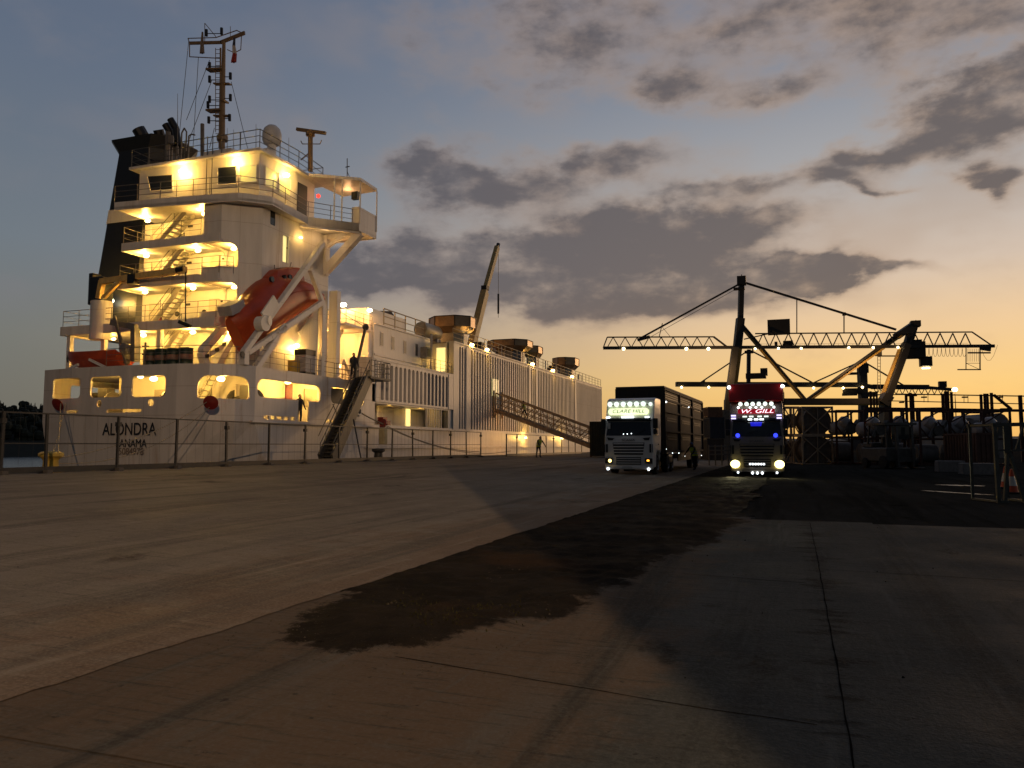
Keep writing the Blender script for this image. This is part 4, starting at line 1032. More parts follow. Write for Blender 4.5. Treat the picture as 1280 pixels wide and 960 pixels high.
m_ = MB(); p = PX(323,405,-27.5); m_.lathe([(.05,0),(.42,0),(.42,.5),(.05,.5)], p, 16, (1,0,0)).lathe([(.05,0),(.3,0),(.3,.4),(.05,.4)], PX(329,401,-27.4), 14, (1,.3,0)); m_.bar(PX(330,397,-27.5),PX(345,375,-27.5),.1,.7)
m_.path([PX(349,412,-27.5),PX(356,405,-27.5),PX(359,409,-27.5),PX(356,415,-27.5),PX(348,416,-27.5)],.07,6); m_.build('boat_winch', white2, ship)
stair(PX(374,418,-29.0), PX(396,386,-29.0), .7, 9, (-1,0,0), 'boat_stair', white, ship, rail=False)
# deck clutter
rb = thing('rescue_boat', 'small open orange-red rescue boat on the port side of the stern deck', 'boat', (-38.6,34.9,5.86))
rings = []
for t, hw, zb, zt in ((0,.12,.75,1.2),(.12,.5,.35,1.18),(.3,.8,.15,1.1),(.6,.9,.1,1.08),(.9,.85,.12,1.1),(1,.8,.15,1.12)):
    x = -40.75+4.45*t; c = 34.9
    rings.append([Vector((x,c-hw,5.9+zt)),Vector((x,c-hw*.92,5.9+(zb+zt)/2)),Vector((x,c-hw*.3,5.9+zb)),Vector((x,c+hw*.3,5.9+zb)),Vector((x,c+hw*.92,5.9+(zb+zt)/2)),Vector((x,c+hw,5.9+zt)),Vector((x,c+hw*.8,5.9+zt-.1)),Vector((x,c,5.9+zt-.25)),Vector((x,c-hw*.8,5.9+zt-.1))])
MB().loft(rings).build('boat_hull', mat('boat_red_orange', (.40,.055,.015), .4), rb, smooth=True)
MB().bar((-40.2,34.4,6.0),(-39.2,34.2,6.25),.1,.14).bar((-38.2,34.05,6.5),(-37.0,34.1,6.0),.1,.14).build('cradle', white, rb)
MB().path([(-40.8,34.9,7.1),(-40.9,34.9,6.7),(-40.6,34.7,6.5)],.05,6).cbox((-36.4,34.9,6.7),(.35,.4,.9)).build('outboard_motor', blackp, rb)
drm = mat('drum_dark_green', (.012,.03,.018), .45, var=.3); drb = mat('drum_band_rust', (.22,.11,.07), .55, var=.4)
d0 = thing('oil_drum', 'dark green oil drum with a rusty pale band on the stern deck', 'drum', (-34.2,34.6,5.86), group='oil drums lined up behind the stern rail')
MB().lathe([(.05,0),(.40,0),(.41,.05),(.39,.08),(.39,.38),(.41,.41),(.39,.44),(.39,1.05),(.41,1.08),(.36,1.1),(.05,1.1)], (0,0,0), 18).build('drum_body', drm, d0, local=True, smooth=True)
MB().lathe([(.395,.45),(.402,.46),(.402,.72),(.395,.73)], (0,0,0), 18).build('drum_band', drb, d0, local=True)
for k in range(1, 4): dup(d0, (-34.2+.83*k,34.6,5.86), .3*k)
ydr = MB().lathe([(.05,0),(.36,0),(.37,.05),(.36,.5),(.37,.55),(.36,.95),(.05,.97)], PX(367,470,-28.6), 16).build('drum', mat('drum_yellow', (.48,.30,.03), .5, var=.2), smooth=True)
tag(ydr, 'yellow drum beside the dark cabinet under the lifeboat', 'drum')
c = PX(381,457,-28.3); cabn = MB().box(c.x-.4,c.x+.4,c.y-.5,c.y+.5,5.9,7.1).build('deck_cabinet', mat('cabinet_pale', (.42,.38,.36), .5)); tag(cabn, 'pale deck cabinet with black top band below the lifeboat', 'cabinet')
WM[cabn.name] = Matrix.Translation(cabn.location)
MB().box(c.x-.43,c.x+.43,c.y-.53,c.y+.53,7.1,7.45).box(c.x-.43,c.x+.43,c.y-.53,c.y+.53,5.87,6.05).build('cabinet_top', blackp, cabn)
# flags
def flag(name, p, h, w_, cols, label):
    root = thing(name, label, 'flag', tuple(p+Vector((0,0,-h))))
    for i, (c, m) in enumerate(cols):
        z0 = -h*(i+1)/len(cols); z1 = -h*i/len(cols); mb = MB()
        prof = []
        for z in (z1, z0):
            s_ = .35+.65*abs(z)/h; prof.append([p+Vector((w_*s_*math.cos(a)*.5*(1 if k % 2 else .55)+.05*math.sin(z*4), w_*s_*math.sin(a)*.4*(1 if k % 2 else .55), z)) for k, a in enumerate([6.283*q/10 for q in range(10)])])
        mb.loft(prof).build('flag_'+c, m, root)
navy = mat('flag_navy', (.03,.035,.07), .8); fw = mat('flag_white', (.4,.36,.34), .8); frd = mat('flag_red', (.25,.02,.015), .8); fgr = mat('flag_faded', (.16,.13,.11), .8)
flag('flag', PY(293,47,40.8), 1.7, .42, [('navy',navy),('white',fw),('red',frd)], 'navy, white and red flag drooping from the mast yard')
flag('flag', PY(253,40,40.8), 1.5, .38, [('stripe',fgr),('hem',fgr)], 'faded grey-brown flag furled against the mast yard')
# ---------------------------------------------------------------- quay: fences, ladder, ramp, ropes
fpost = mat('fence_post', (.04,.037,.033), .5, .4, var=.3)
def fence(label, pts, h, X, mid=True, foot=True, name='mesh_fence'):
    root = thing(name, label, 'fence', (X, pts[0], gz(X)))
    z0 = gz(X)+.03
    for i, y in enumerate(pts):
        m = MB(); m.bar((X,y,z0),(X+.03*math.sin(i*2.1),y,z0+h+.02),.09,.07); m.cbox((X+.0,y,z0+h*.86),(.16,.16,.16)) if i % 2 else None
        m.build('fence_post', fpost, root)
        if foot: MB().cbox((X,y,z0+.05),(.45,.2,.12)).build('post_foot', mat('foot_block', (.09,.08,.07), .85, var=.3), root)
    m = MB(); m.bar((X,pts[0],z0+h),(X,pts[-1],z0+h),.05,.05); m.bar((X,pts[0],z0+.12),(X,pts[-1],z0+.12),.05,.20)  # deep dark bottom bar also stands in for the quay edge's shadow band
    if mid: m.bar((X,pts[0],z0+h*.5),(X,pts[-1],z0+h*.5),.035,.035)
    m.build('fence_rail_and_shade', fpost, root)
    m = MB()
    y = pts[0]
    while y < pts[-1]: 
        m.bar((X,y,z0+.1),(X,y,z0+h),.004,.004); y += .5
    m.build('mesh_infill', fpost, root)
    return root
ptsF = []
for x in (-60,2,58,147,220,283,336,381,424,459,490,516,541,563,583,601):
    d = ray(x, 560); t = (-23.6)/d.x; ptsF.append(d.y*t if x > -60 else 15.5)
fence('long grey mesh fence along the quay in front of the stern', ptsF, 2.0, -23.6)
pts2 = []
for x in (633,646,683,692,702,711,719,727):
    d = ray(x, 560); pts2.append(d.y*(-22.6)/d.x)
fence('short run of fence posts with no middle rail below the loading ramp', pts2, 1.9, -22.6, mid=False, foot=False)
# accommodation ladder
al = thing('gangway', 'dark grey accommodation ladder slanting from the ship side down to the quay', 'gangway', (-24.8,38.4,.6))
A = Vector((-26.75,45.6,6.15)); B = Vector((-24.9,38.4,.62)); dk = mat('gangway_grey', (.085,.08,.068), .6, .2, var=.3)
sd_ = Vector((.82,.05,0))
m_ = MB(); m_.bar(A-sd_*.5, B-sd_*.5, .12, .95); m_.bar(A+sd_*.5, B+sd_*.5, .12, .95); m_.build('side_beam', dk, al)
m_ = MB()
for k in range(1, 26):
    c = A.lerp(B, k/26); m_.box(c.x-.38,c.x+.38,c.y-.13,c.y+.13,c.z+.02,c.z+.07)
m_.mesh([A-sd_*.5+Vector((0,0,-.2)),A+sd_*.5+Vector((0,0,-.2)),B+sd_*.5+Vector((0,0,-.2)),B-sd_*.5+Vector((0,0,-.2))],[(0,1,2,3)])
m_.build('tread', dk, al)
m_ = MB()
for s_ in (-.5,.5):
    m_.tube(A+sd_*s_+Vector((0,0,1.1)), B+sd_*s_+Vector((0,0,1.0)), .03, 6); m_.tube(A+sd_*s_+Vector((0,0,.7)), B+sd_*s_+Vector((0,0,.65)), .02, 6)
    for k in range(9): c = A.lerp(B, k/8)+sd_*s_; m_.tube(c, c+Vector((0,0,1.05)), .022, 6)
m_.build('handrail', dk, al)
m_ = MB(); m_.box(-27.4,-26.0,45.2,48.0,5.95,6.1); m_.build('top_platform', dk, al)
railing('platform_railing', [(-27.3,47.9,6.1),(-26.05,47.9,6.1),(-26.05,45.3,6.1)], 1.1, darkrail, al, .03, .45)
MB().bar(B+Vector((-.5,-.1,-.03)),B+Vector((.5,-.1,-.03)),.16,.16).build('foot_roller', rubber, al)
tk = PX(457,409,-27.6); bk = PX(443,470,-27.0)
m_ = MB(); m_.bar(tk, bk, .16,.16).ball(tk,.24,8,6); m_.tube(tk, Vector((-30.5,47.3,11.4)), .03,4); m_.build('ladder_davit', darkst, ship)
m_ = MB(); m_.path([PX(418,505,-27.4),PX(407,526,-27.0),PX(398,545,-26.6)],.03,4); m_.path([PX(416,505,-27.4),PX(422,520,-27.2)],.03,4); m_.path([A.lerp(B,.55)+Vector((.6,0,0)),PX(452,577,-24.2)],.045,5); m_.build('rigging_wire', darkst, al)
# cattle loading ramp
rp_ = thing('loading_ramp', 'long rusty cattle loading ramp sloping from the ship side to the quay', 'ramp', (-22,72,.4))
T = Vector((-27.3,72.0,4.95)); Bm = Vector((-16.5,72.0,.95)); rw = Vector((0,1.9,0)); rampm = mat('ramp_tan_steel', (.50,.34,.20), .6, var=.3, dirt=(.13,.06,.03)); up = Vector((0,0,1))
for o_, nm in ((Vector((0,0,0)),'near_truss'),(rw,'far_truss')):
    m_ = MB(); m_.bar(T+o_, Bm+o_, .16,.34); m_.bar(T+o_+up*1.75, Bm+o_+up*1.75, .12,.14); m_.bar(T+o_+up*1.2, Bm+o_+up*1.2,.05,.08); m_.bar(T+o_+up*.7, Bm+o_+up*.7,.05,.08)
    for k in range(9):
        a = T.lerp(Bm, k/8)+o_; m_.bar(a, a+up*1.75, .09,.09)
        if k < 8:
            b = T.lerp(Bm, (k+1)/8)+o_
            m_.bar(a+up*(1.75 if k % 2 else 0), b+up*(0 if k % 2 else 1.75), .07,.07)
    m_.build('side_truss', rampm, rp_)
m_ = MB(); m_.mesh([T+up*.2,Bm+up*.2,Bm+rw+up*.2,T+rw+up*.2,T+up*.12,Bm+up*.12,Bm+rw+up*.12,T+rw+up*.12],[(0,1,2,3),(7,6,5,4),(0,4,5,1),(2,6,7,3)])
for k in range(34):
    c = T.lerp(Bm, (k+.5)/34)+up*.22; m_.bar(c, c+rw, .05,.05)
m_.build('ramp_deck', mat('ramp_deck', (.15,.10,.06), .8, var=.4), rp_)
m_ = MB(); m_.bar(T+Vector((-.1,-.3,-.7)),T+Vector((-.1,-.3,2.0)),.14).bar(T+Vector((-.1,2.2,-.7)),T+Vector((-.1,2.2,2.0)),.14).build('ramp_panel', rampm, rp_)
cb_ = thing('loading_pen', 'dark ribbed steel pen standing at the foot of the loading ramp', 'pen', (-15.6,72.4,gz(-15.6)))
m_ = MB(); m_.box(-17.6,-14.2,71.3,74.6,gz(-16)+.15,3.75)
m_.build('pen_wall', mat('pen_green_black', (.028,.03,.020), .7, var=.4), cb_)
m_ = MB()
for k in range(14): x = -17.5+k*.25; m_.box(x,x+.09,71.22,71.3,gz(-16)+.2,3.7)
for x in (-17.5,-14.3): m_.box(x-.08,x+.08,71.3,71.5,gz(-16),gz(-16)+.2)
m_.build('pen_rib', mat('pen_green_black', (0,0,0)), cb_)
# mooring gear
ybm = mat('bollard_yellow', (.50,.33,.05), .6, var=.3, dirt=(.25,.15,.04))
bz = gz(-24.7)
bp0 = PX(63,586,-24.6); 
bo = MB().lathe([(.02,0),(.42,0),(.42,.08),(.26,.12),(.24,.42),(.30,.52),(.40,.58),(.40,.68),(.30,.74),(.02,.76)], (bp0.x,bp0.y,bz+.0), 18).build('bollard', ybm, smooth=True)
tag(bo, 'squat yellow mooring bollard at the quay edge by the stern', 'bollard')
b2 = PX(473,572,-24.8); bo2 = MB().lathe([(.02,0),(.42,0),(.42,.08),(.28,.12),(.26,.5),(.42,.6),(.42,.75),(.02,.8)], (b2.x,b2.y,bz), 16).build('bollard', darkst, smooth=True)
tag(bo2, 'dark mooring bollard behind the quay fence past the gangway', 'bollard')
def rope(a, b, sag, label, r=.035, grp=None):
    a = Vector(a); b = Vector(b); pts = []
    for k in range(15):
        t = k/14; p = a.lerp(b, t); p.z -= sag*4*t*(1-t); pts.append(p)
    o = MB().path(pts, r, 6).build('mooring_rope', ropem); tag(o, label, 'rope', grp)
bt = Vector((bp0.x,bp0.y,bz+.42))
hA = tran(76,503); hB = PX(262,500,-28.2)
rope(bt+Vector((.2,.1,0)), hA, .25, 'pale mooring rope rising from the yellow bollard to the port stern opening', .028)
rope(bt+Vector((-.3,.2,-.1)), hA+Vector((.35,0,-.1)), .2, 'thinner mooring rope beside it up to the round red rat guard', .02)
rope(bt+Vector((.1,.3,.1)), hB, .45, 'sagging mooring rope crossing under the ship name to the starboard opening', .02)
rope(bt+Vector((.1,.3,-.1)), hB+Vector((.1,0,-.3)), .8, 'lower sagging mooring rope below the ship name lettering', .018)
def ratguard(p, n, label, m=redp):
    o = MB().lathe([(.03,0),(.36,-.06),(.38,0),(.03,.06)], p, 20, n).build('rat_guard', m, smooth=False); tag(o, label, 'rat guard')
ratguard(hA+Vector((.05,-.25,-.15)), (0,-1,-.5), 'round red rat guard below the leftmost stern opening')
ratguard(hB+Vector((.25,-.2,-.15)), (.5,-1,-.4), 'round red rat guard on the rounded stern corner below the lifeboat')
fl_ = PX(448,514,-27.3); rg = PX(479,530,-26.7)
ratguard(rg, (.5,1,-.3), 'red ring rat guard on the rope forward of the gangway')
rope(fl_, rg, .05, 'short mooring rope from the hull fairlead to the red ring', .05)
rope(rg, Vector((-25.0,62,1.0)), .5, 'mooring rope from the red ring along the hull to the quay', .03)
rope(rg+Vector((0,0,-.1)), Vector((-25.0,70,1.0)), .9, 'longest mooring rope running forward along the hull', .03)
MB().lathe([(.3,-.1),(.38,0),(.3,.1),(.2,.1),(.2,-.1)], fl_, 14, (1,0,0)).build('fairlead', white2, ship)
pl = PX(479,545,-26.6); o = MB().cbox(pl,(.5,.5,1.2)).build('canvas_bag', mat('canvas_pale', (.45,.38,.22), .9, var=.25), bevel=.12); tag(o, 'pale canvas bag hanging under the red ring on the rope', 'bag')
# ---------------------------------------------------------------- people
skin = mat('skin', (.32,.18,.12), .6); hiv = mat('hi_vis_yellow', (.78,.85,.07), .7, var=.15); clo = mat('dark_clothes', (.012,.013,.018), .85, var=.3); hair = mat('dark_hair', (.012,.009,.007), .8); refl = mat('reflective_band', (.55,.55,.52), .4)
helm = mat('helmet_blue', (.05,.10,.25), .4)
def person(label, loc, face, top, pose='stand', H=1.76, cap=hair, vest=None):
    root = thing('person', label, 'person', loc, face)
    bend = {'stand':0.08,'lean':.45,'walk':.18}[pose]; st_ = {'stand':.05,'lean':.12,'walk':.28}[pose]
    k = H/1.76
    def sp(h): # spine point above the hip, bent forward (-Y is forward)
        return Vector((0, -math.sin(bend)*h, .93+math.cos(bend)*h))*k
    V = [Vector((0,0,.93))*k, sp(.18), sp(.36), sp(.50), sp(.58), sp(.66), sp(.76)]; Rr = [.15,.145,.165,.15,.065,.10,.095]
    E = [(0,1),(1,2),(2,3),(3,4),(4,5),(5,6)]
    def add(p, r, par): V.append(p); Rr.append(r); E.append((par, len(V)-1)); return len(V)-1
    for s_ in (-1,1):
        fwd = -st_*s_
        h = add(Vector((.10*s_,0,.88))*k, .10, 0); kn = add(Vector((.11*s_, fwd*.6-.03, .48))*k, .068, h); an = add(Vector((.11*s_, fwd+.05, .09))*k, .048, kn)
        add(Vector((.12*s_, fwd-.12, .045))*k, .045, an)
        sh = add(sp(.47)+Vector((.20*s_,0,0))*k, .068, 3)
        eb = add(sh_ if False else sp(.47)+Vector((.27*s_, -.02-(.22 if pose == 'lean' else .02)*1, -.27))*k, .045, sh)
        wr_ = add(V[eb]+Vector((-.03*s_, -.16, -.18 if pose != 'lean' else -.12))*k, .033, eb)
        hd = add(V[wr_]+Vector((0,-.05,-.07))*k, .036, wr_)
        for q in range(4):
            f1 = add(V[hd]+Vector(((q-1.5)*.018, -.035, -.035+abs(q-1.5)*.004))*k, .010, hd); add(V[f1]+Vector((0,-.01,-.035))*k, .008, f1)
        th = add(V[wr_]+Vector((-.035*s_, -.045, -.045))*k, .011, wr_); add(V[th]+Vector((0,-.02,-.02))*k, .009, th)
    add(V[5]+Vector((0,-.105,.01))*k, .018, 5)
    me = bpy.data.meshes.new('body'); me.from_pydata([tuple(v) for v in V], E, []); o = bpy.data.objects.new('body', me); col.objects.link(o); o.parent = root
    bm = bmesh.new(); bm.from_mesh(me); ly = bm.verts.layers.skin.verify(); bm.verts.ensure_lookup_table()
    for i, v in enumerate(bm.verts): v[ly].radius = (Rr[i]*k*(.9 if i < 4 else 1), Rr[i]*k*(.72 if i < 4 else 1)); v[ly].use_root = (i == 0)
    bm.to_mesh(me); bm.free()
    o.modifiers.new('skin', 'SKIN'); sb = o.modifiers.new('sub', 'SUBSURF'); sb.levels = 1; sb.render_levels = 1
    me.materials.append(clo)
    # jacket
    rings = []
    for h, rx, ry in ((-.08,.20,.15),(.05,.205,.155),(.25,.215,.16),(.42,.225,.155),(.50,.16,.12),(.53,.08,.08)):
        c = sp(h); rings.append([c+Vector((math.cos(a)*rx, math.sin(a)*ry, 0))*k for a in [6.283*q/14 for q in range(14)]])
    jk = MB().loft(rings).build('jacket', top, root, local=True, smooth=True)
    if vest:
        m = MB()
        for h in (.06,.20): 
            c = sp(h); m.loft([[c+Vector((math.cos(a)*.226, math.sin(a)*.172, dz))*k for a in [6.283*q/14 for q in range(14)]] for dz in (0,.05)], True, False)
        m.build('reflective_band', refl, jk, local=True)
    for s_ in (-1,1): pass
    hd = sp(.70); m = MB().ball(hd+Vector((0,-.012,-.01))*k, .098*k, 12, 8, (.85,1.0,1.15)); m.ball(hd+Vector((0,-.115,-.02))*k,.018*k,6,4); m.ball(hd+Vector((.088,0,-.01))*k,.02*k,6,4).ball(hd+Vector((-.088,0,-.01))*k,.02*k,6,4)
    f = m.build('face', skin, root, local=True, smooth=True)
    m = MB(); 
    for s_ in (-1,1): m.ball(hd+Vector((.034*s_,-.103,.015))*k, .011*k, 6, 4)
    m.cbox(hd+Vector((0,-.103,-.058))*k,(.05*k,.012*k,.010*k)); m.build('facial_features', blackp, f, local=True)
    MB().ball(hd+Vector((0,.02,.028))*k, .108*k, 12, 8, (.9,1.0,1.08)).build('headwear', cap, root, local=True, smooth=True)
    return root
def gy(X): return gz(X)+.006
person('person in dark clothes standing at the top of the gangway', (-27.0,44.6,5.86), rad(60), clo)
person('person in dark clothes stepping out of the hull side door', (-27.85,39.9,2.84), rad(70), clo)
pv = Vector((-24.6,72.9,0)); tt = (pv.x-T.x)/(Bm.x-T.x); pv.z = T.z+(Bm.z-T.z)*tt+.24
person('person in yellow hi-vis jacket walking on the loading ramp', tuple(pv), rad(-80), hiv, 'walk', cap=hair, vest=1)
person('person in yellow hi-vis vest leaning forward on the quay below the ramp', (-19.7,62.0,gy(-19.7)), rad(50), hiv, 'lean', 1.85, vest=1)
plat = MB().box(-14.1,-12.8,71.6,73.0,gz(-13.5),2.12).build('step_platform', darkst); tag(plat, 'dark step platform under the silhouetted person beside the steel pen', 'platform')
person('silhouetted person standing beside the dark steel pen', (-13.75,72.2,2.12), rad(20), clo, cap=hair)
person('person in yellow jacket and blue cap beside the white lorry trailer', (-5.4,48.2,gy(-5.4)), rad(-30), hiv, 'lean', 1.75, cap=helm, vest=1)
# ---------------------------------------------------------------- lorries
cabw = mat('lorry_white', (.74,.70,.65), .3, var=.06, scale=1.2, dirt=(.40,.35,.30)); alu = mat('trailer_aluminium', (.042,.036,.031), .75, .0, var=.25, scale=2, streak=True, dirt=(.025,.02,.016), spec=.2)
chas = mat('chassis_black', (.012,.012,.012), .6, var=.3); grillm = mat('grille_black', (.010,.010,.010), .5); signw = emit('sign_backlight', (.88,1.0,.55), 1.25); chrome = mat('chrome', (.5,.5,.5), .15, 1.0, var=.05)
def wheel(root, x, y, s_, r=.5):
    o = MB().lathe([(.28,-.14),(.46,-.15),(r,-.10),(r,.10),(.46,.15),(.28,.14)], (x,y,r), 26, (1,0,0)).build('wheel', rubber, root, local=True, smooth=True)
    MB().lathe([(.02,-.05),(.12,-.09),(.14,-.02),(.24,-.04),(.29,-.12),(.29,.05),(.02,.05)], (x+s_*.06,y,r), 20, (-s_,0,0)).build('wheel_rim', galv, o, local=True, smooth=True)
def cab(root, paint, roof, W=2.44):
    w2 = W/2
    pr = [(.03,.32),(0,.55),(0,1.5),(.04,1.88),(.24,2.66),(.30,2.86),(.62,roof-.1),(.95,roof),(2.2,roof),(2.2,1.15),(1.98,1.02),(1.9,.62),(1.84,1.0),(1.6,1.16),(1.1,1.16),(.86,1.0),(.8,.62),(.78,.36)]
    MB().prism([(-w2,y,z) for y, z in pr], (W,0,0)).build('cab', paint, root, local=True, bevel=.07, seg=3)
    def scr(z): 
        return .04+(z-1.88)/(2.66-1.88)*.20
    a, b = 1.93, 2.62
    MB().prism([(-w2+.09,scr(a)-.02,a),(w2-.09,scr(a)-.02,a),(w2-.16,scr(b)-.02,b),(-w2+.16,scr(b)-.02,b)], (0,.03,0)).build('windscreen', glassm, root, local=True)
    m = MB()
    for s_ in (-.55,.35): m.bar((s_,scr(a)-.035,a),(s_+.5,scr(2.25)-.035,2.25),.02,.015)
    m.build('wiper', chas, root, local=True)
    MB().prism([(-w2+.12,.24,2.64),(w2-.12,.24,2.64),(w2-.12,.06,2.70),(-w2+.12,.06,2.70)], (0,.05,.10)).build('sun_visor', grillm, root, local=True)
    g = MB().prism([(-.72,-.012,.98),(.72,-.012,.98),(.80,-.012,1.58),(-.80,-.012,1.58)], (0,.05,0)).build('grille', grillm, root, local=True)
    m = MB()
    for k in range(4): z = 1.06+k*.145; m.box(-.76,.76,-.045,-.005,z,z+.06)
    m.build('grille_slat', paint, g, local=True, bevel=.01)
    MB().box(-.62,.62,-.03,.02,.50,.86).build('lower_grille', grillm, root, local=True)
    m = MB()
    for k in range(3): z = .55+k*.11; m.box(-.6,.6,-.05,-.02,z,z+.04)
    m.build('bumper_slat', paint, root, local=True)
    MB().box(-w2+.02,w2-.02,-.06,.25,.26,.46).build('bumper', paint, root, local=True, bevel=.06)
    text('SCANIA', .15, 'maker_badge', mat('badge_grey', (.10,.09,.08), .4), root, WM[root.name] @ Vector((0,-.03,1.70)), WM[root.name].to_3x3() @ Vector((1,0,0)), (0,0,1), .012, width=.66)
    m = MB()
    for s_ in (-1,1): m.prism([(s_*.72,-.02,1.80),(s_*1.08,-.02,1.84),(s_*1.02,-.02,1.70),(s_*.80,-.02,1.70)], (0,.04,0))
    m.build('bonnet_vent', grillm, root, local=True)
    for s_ in (-1,1):
        m = MB(); m.box(s_*(w2+.10)-.11,s_*(w2+.10)+.11,.12,.30,2.28,2.78); m.box(s_*(w2+.10)-.10,s_*(w2+.10)+.10,.12,.28,1.98,2.25)
        m.bar((s_*(w2-.05),.35,2.75),(s_*(w2+.10),.2,2.7),.05); m.build('mirror', chas, root, local=True, bevel=.03)
        m = MB().prism([(s_*(w2+.006),.45,1.95),(s_*(w2+.006),1.25,1.95),(s_*(w2+.006),1.25,2.6),(s_*(w2+.006),.6,2.6)], (s_*.012,0,0)); m.build('side_window', glassm, root, local=True)
        m = MB().bar((s_*(w2+.015),1.32,1.5),(s_*(w2+.015),1.5,1.5),.03,.05); m.build('door_handle', chas, root, local=True)
        MB().box(s_*(w2-.02)-.012,s_*(w2-.02)+.012,-.02,.02,1.1,1.5).cbox((s_*(w2-.13),-.012,1.3),(.09,.05,.42)).build('air_deflector', grillm, root, local=True)
        MB().cbox((s_*1.0,-.025,.68),(.38,.10,.26)).build('headlamp_housing', grillm, root, local=True, bevel=.03)
        wheel(root, s_*1.02, 1.35, s_); 
def chassis(root, axles, ln):
    MB().box(-.45,.45,.4,ln,.62,.9).build('chassis', chas, root, local=True)
    for y in axles:
        for s_ in (-1,1): wheel(root, s_*1.05, y, s_)
def trailer(root, y0, y1, zt, pan, W=2.56, segn=3):
    w2 = W/2; z0 = 1.05
    t = MB().box(-w2+.05,w2-.05,y0,y1,z0,zt-.12).build('trailer', alu, root, local=True)
    m = MB(); L = (y1-y0)/segn
    for s_ in (-1,1):
        for k in range(segn+1): yy = y0+L*k; m.box(s_*w2-.06,s_*w2+.06,max(y0,yy-.10),min(y1,yy+.10),z0,zt-.1)
        for z in (z0+.02,2.15,3.2,zt-.75,zt-.2): m.box(s_*w2-.035,s_*w2+.035,y0+.1,y1-.1,z,z+.09)
    for k in range(4): x = -w2+.1+k*(W-.2)/3; m.box(x-.05,x+.05,y0-.05,y0-.005,z0,zt-.3)
    m.build('trailer_frame', alu, t, local=True)
    for s_ in (-1,1):
        m = MB()
        for k in range(segn):
            ya = y0+L*k+.35; yb = y0+L*(k+1)-.35
            for z in (1.75,1.88,2.75,2.88,3.75,3.88): m.box(s_*(w2-.045)-.02,s_*(w2-.045)+.02,ya+.6,yb-.6,z,z+.07)
            for z in (zt-.62,zt-.50,zt-.38): m.box(s_*(w2-.045)-.02,s_*(w2-.045)+.02,ya,yb,z,z+.06)
        m.build('trailer_vent', chas, t, local=True)
    MB().box(-w2-.03,w2+.03,y0-.06,y1+.03,zt-.10,zt).build('trailer_roof', mat('roof_grey', (.06,.055,.05), .7), t, local=True, bevel=.03)
    MB().box(-w2,w2,y0-.02,y0+.04,3.62,3.95).build('front_gap', chas, t, local=True)
    MB().box(-w2+.1,-w2+.16,y0+5,y1-.5,.55,1.04).box(w2-.16,w2-.1,y0+5,y1-.5,.55,1.04).build('side_guard', chas, t, local=True)
    MB().cbox((w2-.3,y0+2.2,.72),(.5,1.3,.5)).build('fuel_tank', galv, root, local=True, bevel=.1)
    return t
def spots(root, pts, r, name, m, y0=-.06, watts=0, colr=None):
    for x, y, z in pts:
        o = MB().lathe([(.01,-.03),(r*.8,-.035),(r,-.01),(r,.05),(r*.6,.09),(.01,.10)], (x,y,z), 14, (0,1,0)).build(name, m, root, local=True, smooth=True)
        if watts: lamp(WM[root.name] @ Vector((x,y-.35,z)), watts, colr, .08)

pw_ = PD(786, 590, 38.6); pw_.z = gz(pw_.x)+.006
lw = thing('lorry', 'white lorry with green-lit roof sign and tall grey livestock trailer, side showing', 'lorry', tuple(pw_), rad(-1.5))
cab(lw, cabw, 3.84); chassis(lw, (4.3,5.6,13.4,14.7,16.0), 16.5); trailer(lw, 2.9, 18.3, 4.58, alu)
rr_ = lambda z: .30+(z-2.86)/(3.74-2.86)*.32
m_ = MB().tube((-1.1,rr_(3.55)-.12,3.47),(1.1,rr_(3.55)-.12,3.47),.03,8); m_.build('light_bar', chrome, lw, local=True)
spots(lw, [(-1.02+k*.34, rr_(3.5)-.14, 3.52) for k in range(6)], .12, 'spot_lamp', e_soft)
spots(lw, [(1.04, rr_(3.5)-.14, 3.50)], .09, 'spot_lamp', e_soft)
sg = MB(); pts = []
for k in range(24):
    a = 6.283*k/24; pts.append((.86*(1 if math.cos(a) > 0 else -1)+.16*math.cos(a)-.0, 0, .16*math.sin(a)))
sgo = MB().prism([(x-.05, rr_(3.12)-.16, z+3.14) for x, y, z in pts], (0,.10,0)).build('roof_sign', signw, lw, local=True)
Wm = WM[lw.name]
text('CLARE HILL', .25, 'sign_lettering', mat('sign_green', (.01,.05,.01), .6), sgo, Wm @ Vector((-.05, rr_(3.12)-.175, 3.14)), Wm.to_3x3() @ Vector((1,0,0)), (0,0,1), .004, .25, width=1.62)
m_ = MB(); m_.cbox((-.05,.10,2.85),(.62,.05,.09)); m_.build('led_bar', e_white, lw, local=True)
for x in (-1.05,.92): MB().cbox((x,.12,2.84),(.2,.05,.07)).build('marker_lamp', e_white, lw, local=True)
for x in (-1.03,1.0): MB().ball((x,-.06,.28),.07,10,6).build('fog_lamp', e_white, lw, local=True)
MB().ball((-.93,-.08,.68),.085,10,6).build('headlamp', emit('dipped_amber_glow', (1.0,.72,.22), 4), lw, local=True)
MB().cbox((.98,-.07,.70),(.12,.04,.08)).build('indicator_lamp', e_amber, lw, local=True)
MB().cbox((-.06,-.065,.36),(.5,.012,.11)).build('number_plate', mat('plate_white', (.5,.5,.46), .5), lw, local=True)
MB().cbox((-.98,.04,2.42),(.12,.02,.3)).build('cab_pennant', white2, lw, local=True)
m_ = MB()
for x, z in ((-.25,2.0),(-.06,2.01),(.15,2.03)): m_.ball((x,.02,z),.025,8,5)
m_.build('dashboard_light', e_white, lw, local=True)
for y, z in ((3.4,3.75),(11.5,3.85)): MB().ball((1.30,y,z),.05,8,5).build('side_marker_lamp', e_white, lw, local=True)
